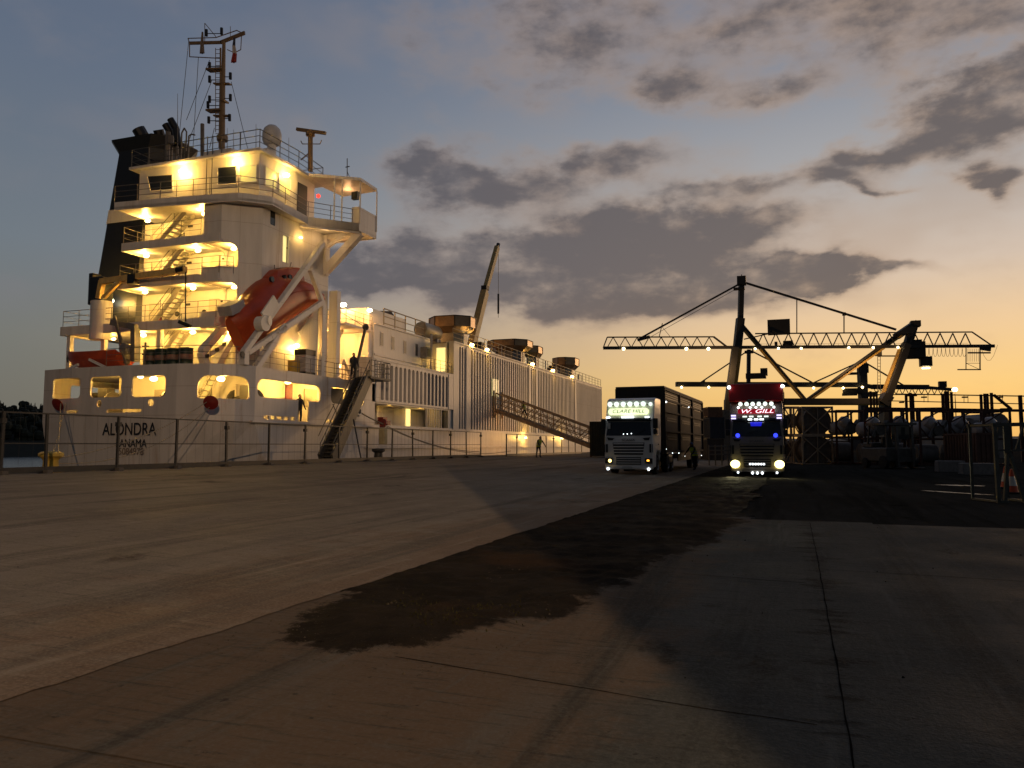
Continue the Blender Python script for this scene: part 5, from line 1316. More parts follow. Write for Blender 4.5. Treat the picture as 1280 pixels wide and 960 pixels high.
for y, z in ((3.2,1.25),(5.2,1.02),(7.4,1.0),(9.6,.8),(17.2,.75)): MB().ball((1.30,y,z),.028,8,5).build('side_marker_lamp', e_white, lw, local=True)


pr_ = PD(947, 598, 37.0); pr_.z = gz(pr_.x)+.006
lr = thing('lorry', 'lorry with tall red roof box, blazing yellow headlamps and many white spot lamps', 'lorry', tuple(pr_), rad(1))
cabr = mat('lorry_cream', (.24,.20,.165), .35, var=.1, dirt=(.2,.17,.14))
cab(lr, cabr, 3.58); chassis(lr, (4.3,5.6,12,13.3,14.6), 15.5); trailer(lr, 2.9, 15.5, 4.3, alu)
redbox = mat('lorry_red', (.36,.008,.008), .3, var=.1)
MB().prism([(-1.26,.35,3.62),(1.26,.35,3.62),(1.26,.48,4.42),(1.1,.5,4.5),(-1.1,.5,4.5),(-1.26,.48,4.42)], (0,2.3,0)).build('red_roof_box', redbox, lr, local=True, bevel=.06)
MB().prism([(-.45,.30,3.60),(.45,.30,3.60),(.36,.30,3.72),(-.36,.30,3.72)], (0,.1,0)).build('roof_box_badge', galv, lr, local=True)
spots(lr, [(-.72+k*.285, rr_(3.5)-.12, 3.50) for k in range(6)], .10, 'spot_lamp', e_soft)
spots(lr, [(x, rr_(3.32)-.14, 3.33) for x in (-.82,-.27,0,.27,.82)], .055, 'spot_lamp', e_white)
for s_ in (-1,1):
    MB().ball((s_*1.23,.30,4.32),.09,10,6).build('corner_lamp', e_white, lr, local=True)
    for z in (2.80,2.93): MB().cbox((s_*1.04,.10,z),(.22,.05,.07)).build('marker_lamp', e_violet, lr, local=True)
    MB().ball((s_*.86,.0,1.98),.10,10,6).build('blue_lamp', e_blue, lr, local=True)
for x in (-.52,-.22,.16,.46): MB().cbox((x,.05,2.88),(.2,.05,.07)).build('visor_lamp', e_soft, lr, local=True)
for x in (-.28,0,.25): MB().cbox((x,.0,2.74),(.19,.05,.07)).build('visor_lamp', e_white, lr, local=True)
MB().prism([(-.25,.11,2.42),(.22,.11,2.42),(.27,.16,2.62),(-.28,.16,2.62)], (0,.02,0)).build('blue_screen_light', emit('blue_screen_glow', (.01,.012,.5), .9), lr, local=True)
Wr = WM[lr.name]
sb_ = MB().box(-.85,.85,rr_(3.1)-.14,rr_(3.1)-.04,3.03,3.25).build('name_board', emit('red_board_glow', (.55,.01,.03), .35), lr, local=True)
text('W. GILL', .26, 'board_lettering', emit('white_letter_glow', (1,.85,.95), 1.6), sb_, Wr @ Vector((.02, rr_(3.1)-.15, 3.135)), Wr.to_3x3() @ Vector((1,0,0)), (0,0,1), .004, .3, width=1.45)
for x in (-1.0,1.0):
    MB().ball((x,-.10,.62),.20,12,8,(1.1,.5,.95)).build('headlamp', emit('headlamp_glow', (1.0,.88,.30), 5), lr, local=True)
    ld = lamp(Wr @ Vector((x,-.35,.62)), 150, (1,.9,.5), .1, 'SPOT'); ld.data.spot_size = rad(110); ld.data.spot_blend = 1.0; ld.rotation_euler = (rad(68),0,rad(180)); 
    MB().ball((x*.88,-.07,.22),.05,8,5).build('fog_lamp', e_white, lr, local=True)
spots(lr, [(-.32+k*.125,-.06,.62) for k in range(6)], .045, 'bumper_lamp', e_white)
spots(lr, [(-.22+k*.22,-.08,.20) for k in range(3)], .06, 'bumper_lamp', e_white)


# ---------------------------------------------------------------- gantry cranes
crm = mat('crane_dark_steel', (.022,.022,.024), .55, var=.25, scale=.3); crl = mat('crane_lamplit_steel', (.42,.27,.06), .5, var=.2, scale=.3)  # ochre colour paints amber lamplight onto inner leg faces and flange strips
D1 = 215.0
def C1(x, y, dz=0): return PD(x, y, D1+dz)
p0 = C1(1000, 560); c1 = thing('harbour_crane', 'tall dark gantry crane with lattice boom, hung with a row of small lamps', 'crane', (p0.x, p0.y, 0))
m_ = MB()
for dz in (-2.5,2.5):
    m_.bar(C1(754,435,dz), C1(1243,432.5,dz), .55, .85); m_.bar(C1(759,421.5,dz), C1(892,421,dz), .3, .34); m_.bar(C1(892,421,dz),C1(908,433,dz),.4,.45); m_.bar(C1(754,435,dz),C1(759,421.5,dz),.3,.3)
    m_.bar(C1(944,417,dz), C1(1215,415,dz), .3, .34); m_.bar(C1(1215,415,dz), C1(1240,432,dz), .3,.3); m_.bar(C1(930,424,dz),C1(962,417,dz),.3,.3)
    n = 9
    for k in range(n):
        xa = 759+k*15; m_.bar(C1(xa,434.5,dz),C1(xa+7.4,421.5,dz),.22,.22); m_.bar(C1(xa+7.4,421.5,dz),C1(xa+15,434.5,dz),.22,.22)
    n = 17
    for k in range(n):
        xa = 946+k*15.8
        if 1112 < xa < 1128: continue
        m_.bar(C1(xa,433.5,dz),C1(xa+7.9,416.5,dz),.24,.24); m_.bar(C1(xa+7.9,416.5,dz),C1(xa+15.8,433.5,dz),.24,.24)
for x in range(760, 1240, 30): m_.bar(C1(x,434.5,-2.5),C1(x,434.5,2.5),.25,.25)
boom = m_.build('boom', crm, c1)
m_ = MB(); m_.bar(C1(927,346),C1(925.5,400),1.5,1.3); m_.bar(C1(925.5,398),C1(921.5,436),2.2,2.0); m_.cbox(C1(927,351),(2.4,2.4,2.4)); m_.cbox(C1(924,361),(3,2,.5)); m_.tube(C1(927,352),C1(927,343),.12,5).tube(C1(930,352),C1(930,345),.1,5).tube(C1(923,352),C1(923,347),.1,5); m_.build('mast', crm, c1)
def gd(x, D): p = PD(x, 560, D); p.z = 0; return p
m_ = MB(); m_.bar(C1(919,434,-5),C1(910,501,-5),1.6,1.6); m_.bar(C1(910,500,-5),gd(908.5,D1-5),1.8,1.8); m_.bar(C1(921,434,5),C1(913,501,5),1.6,1.6); m_.bar(C1(913,500,5),gd(913,D1+5),2,2)
m_.bar(C1(1134,430,-5),C1(1110,496,-5),1.7,1.7); m_.bar(C1(1110,494,-5),C1(1103,505,-5),2.6,2.6); m_.bar(C1(1108,500,-5),gd(1107,D1-5),1.9,1.9); m_.bar(C1(1130,432,5),C1(1104,503,5),1.5,1.5); m_.bar(C1(1104,502,5),gd(1103,D1+5),1.8,1.8)
m_.build('leg', crm, c1)
m_ = MB(); m_.bar(C1(924.5,436,-3.5),C1(918,486,-3.5),1.1,1.1); m_.bar(C1(1127,436,-3.6),C1(1104,497,-3.6),1.8,1.2); m_.build('leg_lamplit_face', crl, c1)
m_ = MB(); m_.bar(C1(928,408),C1(1006,500),1.15,1.0); m_.bar(C1(1145,404),C1(1120,421),2.2,1.8); m_.bar(C1(1135,410),C1(1010,500),1.2,1.1); m_.cbox(C1(1144,405),(2.5,3,1.6)); m_.bar(C1(1142,406),C1(1133,436),1.7,2.0); m_.build('diagonal_brace', crm, c1)
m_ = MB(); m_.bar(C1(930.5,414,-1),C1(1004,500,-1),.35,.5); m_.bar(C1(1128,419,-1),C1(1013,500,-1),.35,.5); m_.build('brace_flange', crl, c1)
m_ = MB(); m_.bar(C1(908,501.5,-5),C1(1106,501.5,-5),1.4,1.5); m_.bar(C1(911,501.5,5),C1(1104,501.5,5),1.2,1.3); m_.build('sill_beam', crm, c1)
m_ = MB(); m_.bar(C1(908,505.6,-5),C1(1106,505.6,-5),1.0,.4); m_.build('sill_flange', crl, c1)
m_ = MB(); m_.bar(C1(926,354),C1(800,423),.4,.5); m_.bar(C1(930,353),C1(1120,412),.45,.55); m_.bar(C1(926,358),C1(810,423),.12,.12)
m_.bar(C1(824,421),C1(828,404),.2,.2); m_.bar(C1(838,421),C1(828,409),.1,.1); m_.bar(C1(996,374),C1(996,417),.22,.22); m_.bar(C1(1055,393),C1(1055,417),.25,.25); m_.cbox(C1(1055,392.5),(.9,.6,.9)); m_.bar(C1(797,425),C1(812,421),.8,.8); m_.build('tie_bar', crm, c1)
c_ = C1(973.5,409); MB().cbox(c_,(5.9,4.5,3.8)).cbox(C1(985,429),(2.6,2,1.2)).cbox(C1(970,429.5),(.8,1,1)).build('machinery_house', crm, c1)
m_ = MB(); c_ = C1(1141.5,438); m_.cbox(c_,(5.6,4.5,4.4)); m_.cbox(C1(1143,428),(3.4,3,1.2)); m_.build('trolley', crm, c1)
cbo = MB().cbox(C1(1157,452),(3.0,2.6,2.6)).bar(C1(1148,446),C1(1160,449),1.2,1.0).build('operator_cab', crm, c1)
MB().cbox(C1(1157.5,460),(1.8,1.6,.3)).build('cab_lamp', e_lamp, cbo)
m_ = MB(); 
for dz in (-2,2):
    m_.bar(C1(1207.5,434,dz),C1(1207.5,462,dz),.18,.18); m_.bar(C1(1225,434,dz),C1(1225,462,dz),.25,.25); m_.bar(C1(1197,462,dz),C1(1226,462,dz),.3,.3); m_.bar(C1(1210,441,dz),C1(1238,441,dz),.35,.4); m_.bar(C1(1207.5,454,dz),C1(1225,454,dz),.12,.12)
    m_.bar(C1(1207.5,454,dz),C1(1225,462,dz),.1,.1); m_.bar(C1(1226,435,dz),C1(1238,437,dz),.6,1.0)
for k in range(7): m_.tube(C1(1209+k*2.3,436),C1(1209+k*2.3,452),.05,4)
m_.build('maintenance_platform', crm, c1)
m_ = MB()
for k in range(10):
    xa = 1156+k*5.2; pts = [C1(xa+5.2*t, 435+10.5*(1-(2*t-1)**4)) for t in (0,.12,.3,.5,.7,.88,1)]; m_.path(pts,.06,4)
m_.path([C1(1226+20*t,434+17*(1-(2*t-1)**2)) for t in (0,.2,.4,.6,.8,1)],.05,4).path([C1(1247,431),C1(1245,437)],.05,4); m_.build('cable_loop', crm, c1)
m_ = MB()
for x in (1097,1100.5): m_.tube(C1(x,445),C1(x,503),.1,4)
for y in range(446, 503, 4): m_.tube(C1(1097,y),C1(1100.5,y),.07,4)
m_.cbox(C1(1098,439),(1.6,1.6,2.6)); m_.bar(C1(1098,445),C1(1125,445),.35,.35); m_.build('access_ladder', crm, c1)
m_ = MB()
for x in range(946, 1210, 6): m_.tube(C1(x,433,-3.2),C1(x,430,-3.2),.04,4)
m_.tube(C1(946,430,-3.2),C1(1210,429,-3.2),.04,4); m_.build('walkway_rail', crm, c1)
m_ = MB()
for x, y in ((779.5,436),(858,436),(885.5,436),(944,436),(973,435.5),(1001.5,435.5),(1061,434.6),(1091.5,434.4),(1122.5,434.2)):
    m_.ball(C1(x,y,-3.0),.42 if x < 900 else .3,8,6)
m_.build('boom_lamp', e_sodium, c1)
lamp(C1(903,462,-9), 4200, SODIUM, .5); lamp(C1(1098,462,-9), 4600, SODIUM, .5)
D2 = 340.0
def C2(x, y, dz=0): return PD(x, y, D2+dz)
p0 = C2(1010,560); c2 = thing('harbour_crane', 'second gantry crane with plain box boom, standing farther off behind the lattice crane', 'crane', (p0.x,p0.y,0))
MB().bar(C2(845,480.3),C2(1075,481),3,2.0).bar(C2(1075,481),C2(1090,483.5),2.5,1.6).bar(C2(1090,483.5),C2(1160,484),2.5,2.0).bar(C2(1160,484.5),C2(1190,487),2,1.2).build('boom', crm, c2)
m_ = MB(); m_.bar(C2(936,437),C2(935.5,480),1.6,1.4); m_.cbox(C2(936,440),(3.5,2,1.2)); m_.cbox(C2(941,438),(.6,.6,2.5)); m_.bar(C2(933,478),gd(933,D2),2.2,2.2); m_.bar(C2(936,478),gd(936,D2+8),2.2,2.2); m_.build('mast', crm, c2)
MB().cbox(C2(945,470),(8.5,5,2.2)).cbox(C2(955,465),(3.0,3,3.2)).cbox(C2(1178,480.5),(3,3,2.6)).build('machinery_house', crm, c2)
m_ = MB(); m_.bar(C2(1077,452),C2(1079,500),3.6,3); m_.bar(C2(1079,500),gd(1079,D2),3.2,3.2); m_.cbox(C2(1079,461),(4.2,3,3.6)); m_.cbox(C2(1066,467),(4,2,1)); m_.cbox(C2(1066,489),(8,4,2.4)); m_.cbox(C2(1087,493),(5,4,2)); m_.cbox(C2(1062,493),(6,3,1.0)); m_.build('tower', crm, c2)
m_ = MB()
for a, b in (((934,439),(876,478)),((940,439),(1015,478)),((1073,453),(1018,478)),((1081,453),(1130,482))): m_.bar(C2(*a),C2(*b),.55,.55)
m_.bar(C2(880,475),C2(880,479),.8,.8); m_.build('tie_bar', crm, c2)
m_ = MB()
for x in range(1092, 1188, 8): m_.bar(C2(x,485),C2(x+4,493),.25,.25).bar(C2(x+4,493),C2(x+8,485),.25,.25)
m_.bar(C2(1092,493.3),C2(1188,493.3),.4,.4); m_.build('under_truss', crm, c2)
m_ = MB()
for x, y in ((852,484),(886,484),(1017,485),(1054,485),(1078,484)): m_.ball(C2(x,y,-3),.5,8,5)
m_.build('boom_lamp', e_sodium, c2)
# ---------------------------------------------------------------- yard on the right
def Y(x, y, D): return PD(x, y, D)
yardst = mat('yard_steel', (.09,.085,.075), .6, .2, var=.35); whitet = mat('tank_white_grey', (.42,.41,.42), .45, var=.12, scale=.8)
# stacked round-topped reel crates
def crate(x0, x1, yt, yb, D, label):
    a = Y(x0, yb, D); b = Y(x1, yt, D); w_ = (Vector((b.x,b.y,0))-Vector((a.x,a.y,0))).length; h = b.z-a.z
    root = thing('reel_crate', label, 'crate', (a.x,a.y,a.z), YAW, 'drum crates stacked in pairs beside the red lorry')
    m = MB(); d = 2.0
    for x in (0,w_):
        for y in (0,d): m.bar((x,y,0),(x,y,h),.12,.12)
    for z in (.06,h-.06):
        for y in (0,d): m.bar((0,y,z),(w_,y,z),.10,.12)
        for x in (0,w_): m.bar((x,0,z),(x,d,z),.10,.12)
    m.bar((0,-.02,.1),(w_,-.02,h-.1),.08,.08); m.bar((0,-.03,h-.1),(w_,-.03,.1),.08,.08); m.bar((w_/2,-.01,0),(w_/2,-.01,h),.07,.07)
    m.build('crate_frame', mat('crate_frame_brown', (.34,.27,.20), .65, .2, var=.3), root, local=True)
    MB().lathe([(.05,0),(min(w_,h)*.49,0),(min(w_,h)*.49,.12),(min(w_,h)*.40,.14),(min(w_,h)*.40,d-.3),(min(w_,h)*.49,d-.28),(min(w_,h)*.49,d-.16),(.05,d-.16)], (w_/2,.08,h*.5), 28, (0,1,0)).build('cable_reel', mat('reel_brown', (.12,.09,.07), .7, var=.4), root, local=True)
crate(1004,1040,508,544,63,'upper X-braced crate with a round reel, right of the red lorry')
crate(1004,1040,544,581,63,'lower X-braced crate with a round reel, right of the red lorry')
crate(981,998,508,544,66,'upper reel crate half hidden behind the red lorry cab')
crate(981,998,544,580,66,'lower reel crate half hidden behind the red lorry cab')
pk = MB(); a = Y(1000.5,566,66); pk.bar(Y(1000.5,575,66),Y(1000.5,510,66),.18,.18); 
tag(pk.build('post', rustred), 'rust red post between the two stacks of reel crates', 'post')
# steel transport frames with white parts inside
def tframe(x0, x1, yt, ym, yb, D, label, tilt=.5, tank=True):
    a = Y(x0, yb, D); b = Y(x1, yt, D); w_ = (Vector((b.x,b.y,0))-Vector((a.x,a.y,0))).length; h = b.z-a.z; k = h/(yb-yt)
    root = thing('transport_frame', label, 'frame', (a.x,a.y,max(a.z,.02)), YAW, 'steel transport frames in a row across the yard')
    m = MB(); d = 2.4; hm = (yb-ym)*k
    for x in (0,w_):
        for y in (0,d): m.bar((x,y,0),(x,y,h),.13,.13)
    for z in (.08,hm,h):
        for y in (0,d): m.bar((0,y,z),(w_,y,z),.12,.14)
        for x in (0,w_): m.bar((x,0,z),(x,d,z),.1,.1)
    m.bar((0,0,h-.9),(w_*.75,0,h-.05),.09,.09); m.bar((w_,0,hm),(w_*.6,0,hm+(h-hm)*.6),.09,.09); m.bar((0,0,hm+.9),(w_*.3,0,hm),.08,.08)
    m.build('steel_frame', rustred, root, local=True)
    if tank:
        m = MB(); r = (h-hm)*.27; c = Vector((w_*.25, d*.5, hm+r+.15))
        m.lathe([(.05,-w_*.3),(r*.7,-w_*.27),(r,-w_*.15),(r,w_*.55),(r*.8,w_*.66),(.05,w_*.68)], c, 20, (1,0,.05)); m.build('white_tank', whitet, root, local=True, smooth=True)
        m = MB(); c = Vector((w_*.55, d*.35, hm+(h-hm)*.52)); rr2 = (h-hm)*.24
        m.lathe([(.05,-.4),(rr2*.8,-.35),(rr2,0),(rr2,.35),(rr2*.5,.6),(.05,.62)], c, 18, (-.75,.2,.65)); m.build('white_dome', whitet, root, local=True, smooth=True)
        m = MB(); m.lathe([(.05,0),(.38,0),(.38,.25),(.05,.25)], (w_*.62,-.05,hm+.62), 14, (0,1,0)); m.bar((w_*.3,0,hm+.1),(w_*.6,.2,hm+1.2),.16,.2); m.bar((w_*.75,0,hm+.9),(w_*.95,.3,hm+1.3),.3,.3); m.build('machinery', yardst, root, local=True)
        m = MB(); r = hm*.36
        if hm > 1: m.lathe([(.05,-w_*.3),(r,-w_*.2),(r,w_*.5),(.05,w_*.6)], (w_*.3,d*.6,hm*.45), 16, (1,0,0)); m.build('lower_tank', mat('tank_dull', (.13,.13,.13), .6, var=.3), root, local=True, smooth=True)
tframe(1047,1076,514,547,581,62,'rust red frame holding white tanks, first right of the stacked reel crates')
tframe(1083,1112,514,549,582,60,'rust red frame holding white tanks, second from the reel crates, under the crane leg')
tframe(1117,1146,514,549,583,60,'rust red frame holding white tanks, behind the forklift')
tframe(1152,1186,512,549,582,58,'rust red frame holding white tanks, between forklift and clustered red posts')
tframe(1190,1226,513,549,582,58,'rust red frame holding white tanks, behind the concrete blocks')
tframe(1232,1262,514,549,582,56,'rust red frame holding white tanks, last behind the grey trestle')
# tall red posts with overhead rails
D = 70
rk = thing('pipe_rack', 'tall rust red post rack with long overhead rails crossing the yard', 'rack', tuple(Y(1180,575,D).xy)+(0,), YAW)
m_ = MB()
for x, yt, w_ in ((1088,489,.3),(1092,490,.25),(1095.5,489,.22),(1132.5,494,.35),(1138,491,.35),(1141,492,.3),(1178,492,.34),(1183,489,.6),(1189,490,.34),(1226,493,.34),(1230.5,492,.3),(1234,492,.3),(1239,491,.36),(1275,494,.45)):
    p = Y(x, yt, D); m_.bar((p.x,p.y,0),p,w_*.62,w_*.62); m_.build('rack_post', rustred, rk); m_ = MB()
m_ = MB(); m_.bar(Y(1080,510.5,D-.4),Y(1330,514,D-.4),.2,.24); m_.build('main_rail', rustred, rk)
m_ = MB(); m_.bar(Y(1120,492.5,D),Y(1330,496,D),.1,.1); m_.bar(Y(1110,501,D),Y(1330,506,D),.08,.08); m_.bar(Y(1240,493,D),Y(1262,511,D),.12,.12); m_.bar(Y(1243,493,D),Y(1265,511,D),.1,.1)
for x in (1155,1160,1205,1210,1250,1253): m_.tube(Y(x,493.5,D),Y(x,503,D),.03,4)
for x in (1155,1206,1250): m_.cbox(Y(x,496.5,D),(.45,.3,.12))
m_.cbox(Y(1257,512,D),(.8,.5,.25)); m_.cbox(Y(1139,494,D),(.9,.5,.2)); m_.cbox(Y(1127,503,D),(.4,.3,.12)); m_.cbox(Y(1160,512,D),(2.2,.8,.35)); m_.build('upper_rail', rustred, rk)
# rounded white vehicles or hulls behind the frames
for (x0, x1, y0, y1, lab) in ((1200,1222,522,536,'pale canopy-roofed shed seen between the red posts, on the left'),(1236,1262,516,532,'low pale rounded roof behind the grey trestle')):
    a = Y(x0,y1,95); b = Y(x1,y0,95); w_ = (b-a).length; root = MB(); m = MB()
    u = Vector((math.cos(YAW),math.sin(YAW),0)); v = Vector((-u.y,u.x,0))
    prof = [(0,0),(0,a.z*0+.1)]
    A_ = Vector((a.x,a.y,0)); ww = (Vector((b.x,b.y,0))-A_).length
    pts = [A_, A_+Vector((0,0,a.z+.2))]+[A_+u*ww*t+Vector((0,0,a.z+.2+(b.z-a.z-.2)*math.sin(math.pi*t)**.6)) for t in (.15,.35,.55,.75,.9)]+[A_+u*ww+Vector((0,0,a.z+.2)), A_+u*ww]
    o = MB().prism(pts, v*9).build('storage_shed', mat('shed_grey', (.16,.15,.15), .6, var=.2)); tag(o, lab, 'shed')
# forklift
fb = Y(1133,588,50); fk = thing('forklift', 'dark forklift truck with overhead guard parked among the frames', 'forklift', (fb.x,fb.y,.01), YAW+rad(8))
MB().box(-1.1,1.0,.3,3.2,.45,1.35).box(-.9,.9,2.2,3.3,1.35,1.7).build('body', yardst, fk, local=True, bevel=.08)
m_ = MB()
for x in (-.95,.9):
    m_.bar((x,.5,1.3),(x,.55,2.85),.09,.09); m_.bar((x,2.6,1.6),(x,2.3,2.85),.09,.09)
m_.box(-1.15,1.1,.35,2.5,2.82,2.98)
m_.build('overhead_guard', yardst, fk, local=True)
MB().box(-.6,.75,.5,.56,1.9,2.75).build('front_glass', glass('cab_glass', (.05,.055,.05), .1), fk, local=True)
m_ = MB(); 
for x in (-.55,.5): m_.bar((x,0,.15),(x,.1,2.7),.14,.2); m_.bar((x,.0,.1),(x,-1.1,.08),.12,.06)
m_.bar((-.6,0,.6),(.55,0,.6),.1,.3); m_.build('mast_and_forks', yardst, fk, local=True)
for x in (-1.05,.95):
    for y, r in ((.7,.42),(2.7,.34)):
        MB().lathe([(.2,-.14),(r,-.13),(r,.13),(.2,.14)], (x,y,r), 18, (1,0,0)).build('wheel', rubber, fk, local=True)
MB().box(-.35,.35,1.4,1.9,1.35,1.5).box(-.35,.35,1.85,2.0,1.5,2.05).build('seat', blackp, fk, local=True)
# concrete blocks
cblk = mat('block_concrete', (.17,.155,.14), .85, var=.25, bump=.4, dirt=(.08,.07,.06))
def block(px0, px1, yt, yb, D, label):
    a = Y(px0,yb,D); b = Y(px1,yt,D); a.z = 0; w_ = (Vector((b.x,b.y,0))-Vector((a.x,a.y,0))).length; h = b.z
    r = MB().prism([(0,0,0),(0,.1,h),(0,.75,h),(0,.85,0)],(w_,0,0)); M_ = Matrix.Translation(Vector((a.x,a.y,0))) @ Matrix.Rotation(YAW-rad(12),4,'Z'); r.v = [M_ @ v for v in r.v]
    tag(r.build('concrete_block', cblk, bevel=.04), label, 'concrete block', 'concrete blocks along the yard')
block(1174,1204,576,593,44,'grey concrete block beside the forklift, the farther and lower of two'); block(1205,1243,579,600,40,'longer grey concrete block with an uneven foot, in front of the brown container')
# brown container and containers behind the lorries
def container(x0, x1, yt, D, ln, c, label, name, z0=0.0, zt=None, rot=0.0, ribs=True):
    a = Y(x0,560,D); b = Y(x1,yt,D); a.z = z0; w_ = (Vector((b.x,b.y,0))-Vector((a.x,a.y,0))).length; zt = b.z if zt is None else zt
    root = thing('container', label, 'container', (a.x,a.y,z0), YAW+rot)
    mm = mat(name, c, .6, var=.3, dirt=tuple(x*.4 for x in c)); h = zt-z0
    MB().box(.05,w_-.05,.05,ln-.05,.05,h-.05).build('container_wall', mm, root, local=True)
    m = MB()
    for x in (0,w_-.12):
        for y in (0,ln-.12): m.box(x,x+.12,y,y+.12,0,h)
    for z in (0,h-.12): m.box(0,w_,0,.1,z,z+.12); m.box(0,w_,ln-.1,ln,z,z+.12); m.box(0,.1,.1,ln-.1,z,z+.12); m.box(w_-.1,w_,.1,ln-.1,z,z+.12)
    k = .3
    while k < w_-.2: m.box(k,k+.1,.02,.05,.12,h-.12); k += .28
    k = .3
    while k < ln-.2: m.box(.02,.05,k,k+.1,.12,h-.12); m.box(w_-.05,w_-.02,k,k+.1,.12,h-.12); k += .3
    m.build('container_frame', mm, root, local=True)
    return root
container(1221,1243,541,46,3.5,(.085,.035,.022),'dull brown steel container beside the grey trestle','container_brown')
container(888,905.5,522,76,6,(.02,.028,.05),'dark blue container stacked under a brown one behind the white lorry','container_blue', 2.2, 4.25)
container(886,903,508.5,76.5,6,(.16,.085,.05),'brown container topmost behind the white lorry','container_rust', 4.3)
container(884,905,560,76,6,(.05,.04,.035),'dark container lowest in the stack behind the white lorry','container_dark', 0.0, 2.15)
container(905.5,912.5,512,80,6,(.26,.21,.16),'pale container end showing between the two lorries','container_pale')
# low pipe barrier between the lorries
lbx = thing('pipe_barrier', 'low pale pipe barrier on the ground between the two lorries', 'barrier', tuple(Y(902,575,58).xy)+(0,))
m_ = MB()
for y in (558,563,568): m_.tube(Y(886,y,58),Y(917,y,58),.05,6)
for x in (886,894,902,910,917): p = Y(x,556,58); m_.tube((p.x,p.y,0),p,.05,6)
m_.build('barrier_rail', mat('barrier_steel', (.16,.14,.11), .5, .3), lbx)
# grey steel trestle at the right edge
D = 20.5
tr = thing('steel_trestle', 'weathered grey steel trestle with V braces at the right edge', 'trestle', tuple(Y(1262,628,D).xy)+(0,))
tm = mat('trestle_steel', (.085,.088,.075), .6, .3, var=.35, dirt=(.05,.04,.03))
u = Vector((math.cos(YAW),math.sin(YAW),0)); v = Vector((-u.y,u.x,0)); bz_ = .04
def TP(x, y, dd=0): return Y(x, y, D)+v*dd
zt = TP(1244,531,0).z
def q(x, z, dd=0): p = TP(x,560,dd); p.z = z; return p
def zy(y): return TP(1260,y,0).z
m_ = MB(); m_.bar(q(1241,zt),q(1345,zt+.05),.07,.09); m_.bar(q(1243,bz_),q(1257,bz_),.07,.07); m_.bar(q(1276,bz_),q(1345,bz_),.07,.07)
m_.bar(q(1244,zt),q(1245,bz_),.07,.09); m_.bar(q(1259,zt),q(1259,zy(566)),.14,.12); m_.bar(q(1259,zy(566)),q(1253,bz_),.06,.08); m_.bar(q(1262,zy(566)),q(1277,bz_),.06,.08)
m_.bar(q(1251,zt),q(1243,zy(562)),.045,.05); m_.bar(q(1281,zt),q(1270,zy(562)),.05,.05); m_.bar(q(1285,zt),q(1284,bz_),.07,.09); m_.bar(q(1310,zt),q(1298,zy(562)),.05,.05); m_.bar(q(1315,zt),q(1314,bz_),.07,.09)
m_.bar(q(1243,zy(563)),q(1256,zy(563)),.05,.05); m_.bar(q(1264,zy(563)),q(1345,zy(563)),.05,.05)
m_.build('front_frame', tm, tr)
m_ = MB(); m_.bar(q(1241,zt,1.1),q(1345,zt+.05,1.1),.07,.09)
for x in (1244,1290,1320): m_.bar(q(x,zt,1.1),q(x,bz_,1.1),.07,.08)
m_.build('rear_frame', tm, tr)
m_ = MB()
for x in (1244,1285,1315):
    for z in (bz_, zt): p = q(x,z); m_.bar(p,p+v*1.1,.05,.05)
m_.build('cross_tie', tm, tr)
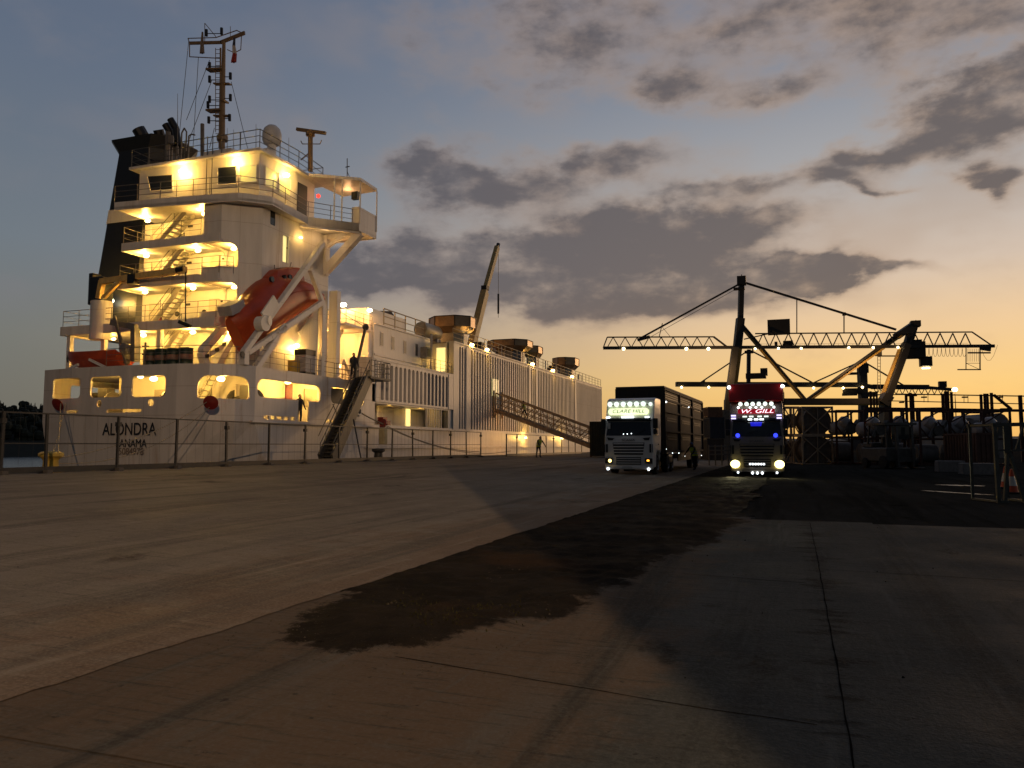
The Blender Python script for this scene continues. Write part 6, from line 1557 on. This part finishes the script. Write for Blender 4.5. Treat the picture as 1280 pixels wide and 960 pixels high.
# traffic cones
def cone(p, label):
    root = thing('traffic_cone', label, 'traffic cone', tuple(p), 0, 'traffic cones by the grey trestle')
    oc = mat('cone_orange', (.55,.07,.015), .6, var=.15); wc = mat('cone_white', (.62,.58,.5), .4)
    MB().box(-.21,.21,-.21,.21,0,.05).build('cone_base', rubber, root, local=True, bevel=.02)
    MB().lathe([(.17,.05),(.135,.24)], (0,0,0), 20).build('cone_lower', oc, root, local=True, smooth=True)
    MB().lathe([(.137,.24),(.08,.53)], (0,0,0), 20).build('cone_sleeve', wc, root, local=True, smooth=True)
    MB().lathe([(.08,.53),(.036,.76),(.01,.765)], (0,0,0), 20).build('cone_tip', oc, root, local=True, smooth=True)
c1_ = Y(1265.5,615,24.5); c1_.z = .005; cone(c1_, 'orange and white traffic cone in front, between the trestle legs')
c2_ = Y(1257.5,607,27.5); c2_.z = .005; cone(c2_, 'orange and white traffic cone standing just behind the nearer cone')
# far street lamp and far sheds
p = Y(1193.5,487,125); sl_ = thing('street_lamp', 'lone lit street lamp glowing beyond the red rails', 'street lamp', (p.x,p.y,0))
MB().tube((p.x,p.y,0),(p.x,p.y,p.z),.10,8,.06).build('lamp_post', darkst, sl_); MB().ball(p,.42,12,8,(1,1,.8)).build('lamp_head', e_sodium, sl_); lamp(p+Vector((0,-.8,-.4)),400,SODIUM,.3)
for (x0,x1,yt,Dd,lab) in ((985,1060,548,260,'long low dark shed on the horizon behind the crane'),(1060,1300,545,300,'far dark warehouse along the horizon on the right'),(880,985,551,280,'far dark shed on the horizon between the lorries')):
    a = Y(x0,560,Dd); b = Y(x1,yt,Dd); a.z = 0; ww = (Vector((b.x,b.y,0))-a).length
    ux = Vector((math.cos(YAW),math.sin(YAW),0)); vy = Vector((-ux.y,ux.x,0)); h = b.z
    pts = [a,a+Vector((0,0,h*.8)),a+vy*9+Vector((0,0,h)),a+vy*18+Vector((0,0,h*.8)),a+vy*18]
    o = MB().prism(pts, ux*ww).build('warehouse', mat('far_shed', (.05,.05,.055), .7, var=.2)); tag(o, lab, 'warehouse')
# floodlight mast behind the photographer that lights the quay and the stern
fm = thing('floodlight_mast', 'tall quay floodlight mast behind the camera', 'light mast', (18.5,-26,0))
MB().tube((18.5,-26,0),(18.5,-26,18),.22,10,.12).build('mast_pole', galv, fm)
hd = Vector((18.5,-26,18)); faz = rad(-89.42); fel = rad(-4)
dvec = Vector((math.sin(faz)*math.cos(fel), math.cos(faz)*math.cos(fel), math.sin(fel)))
MB().bar(hd-dvec*.5, hd-dvec*.1, 1.0,.7).build('floodlight_head', galv, fm)
fl2 = lamp(hd+dvec*.9, 42000, (1.0,.65,.37), .15, 'SPOT'); fl2.data.spot_size = rad(121.3); fl2.data.spot_blend = .006; fl2.rotation_euler = dvec.to_track_quat('-Z','Y').to_euler()
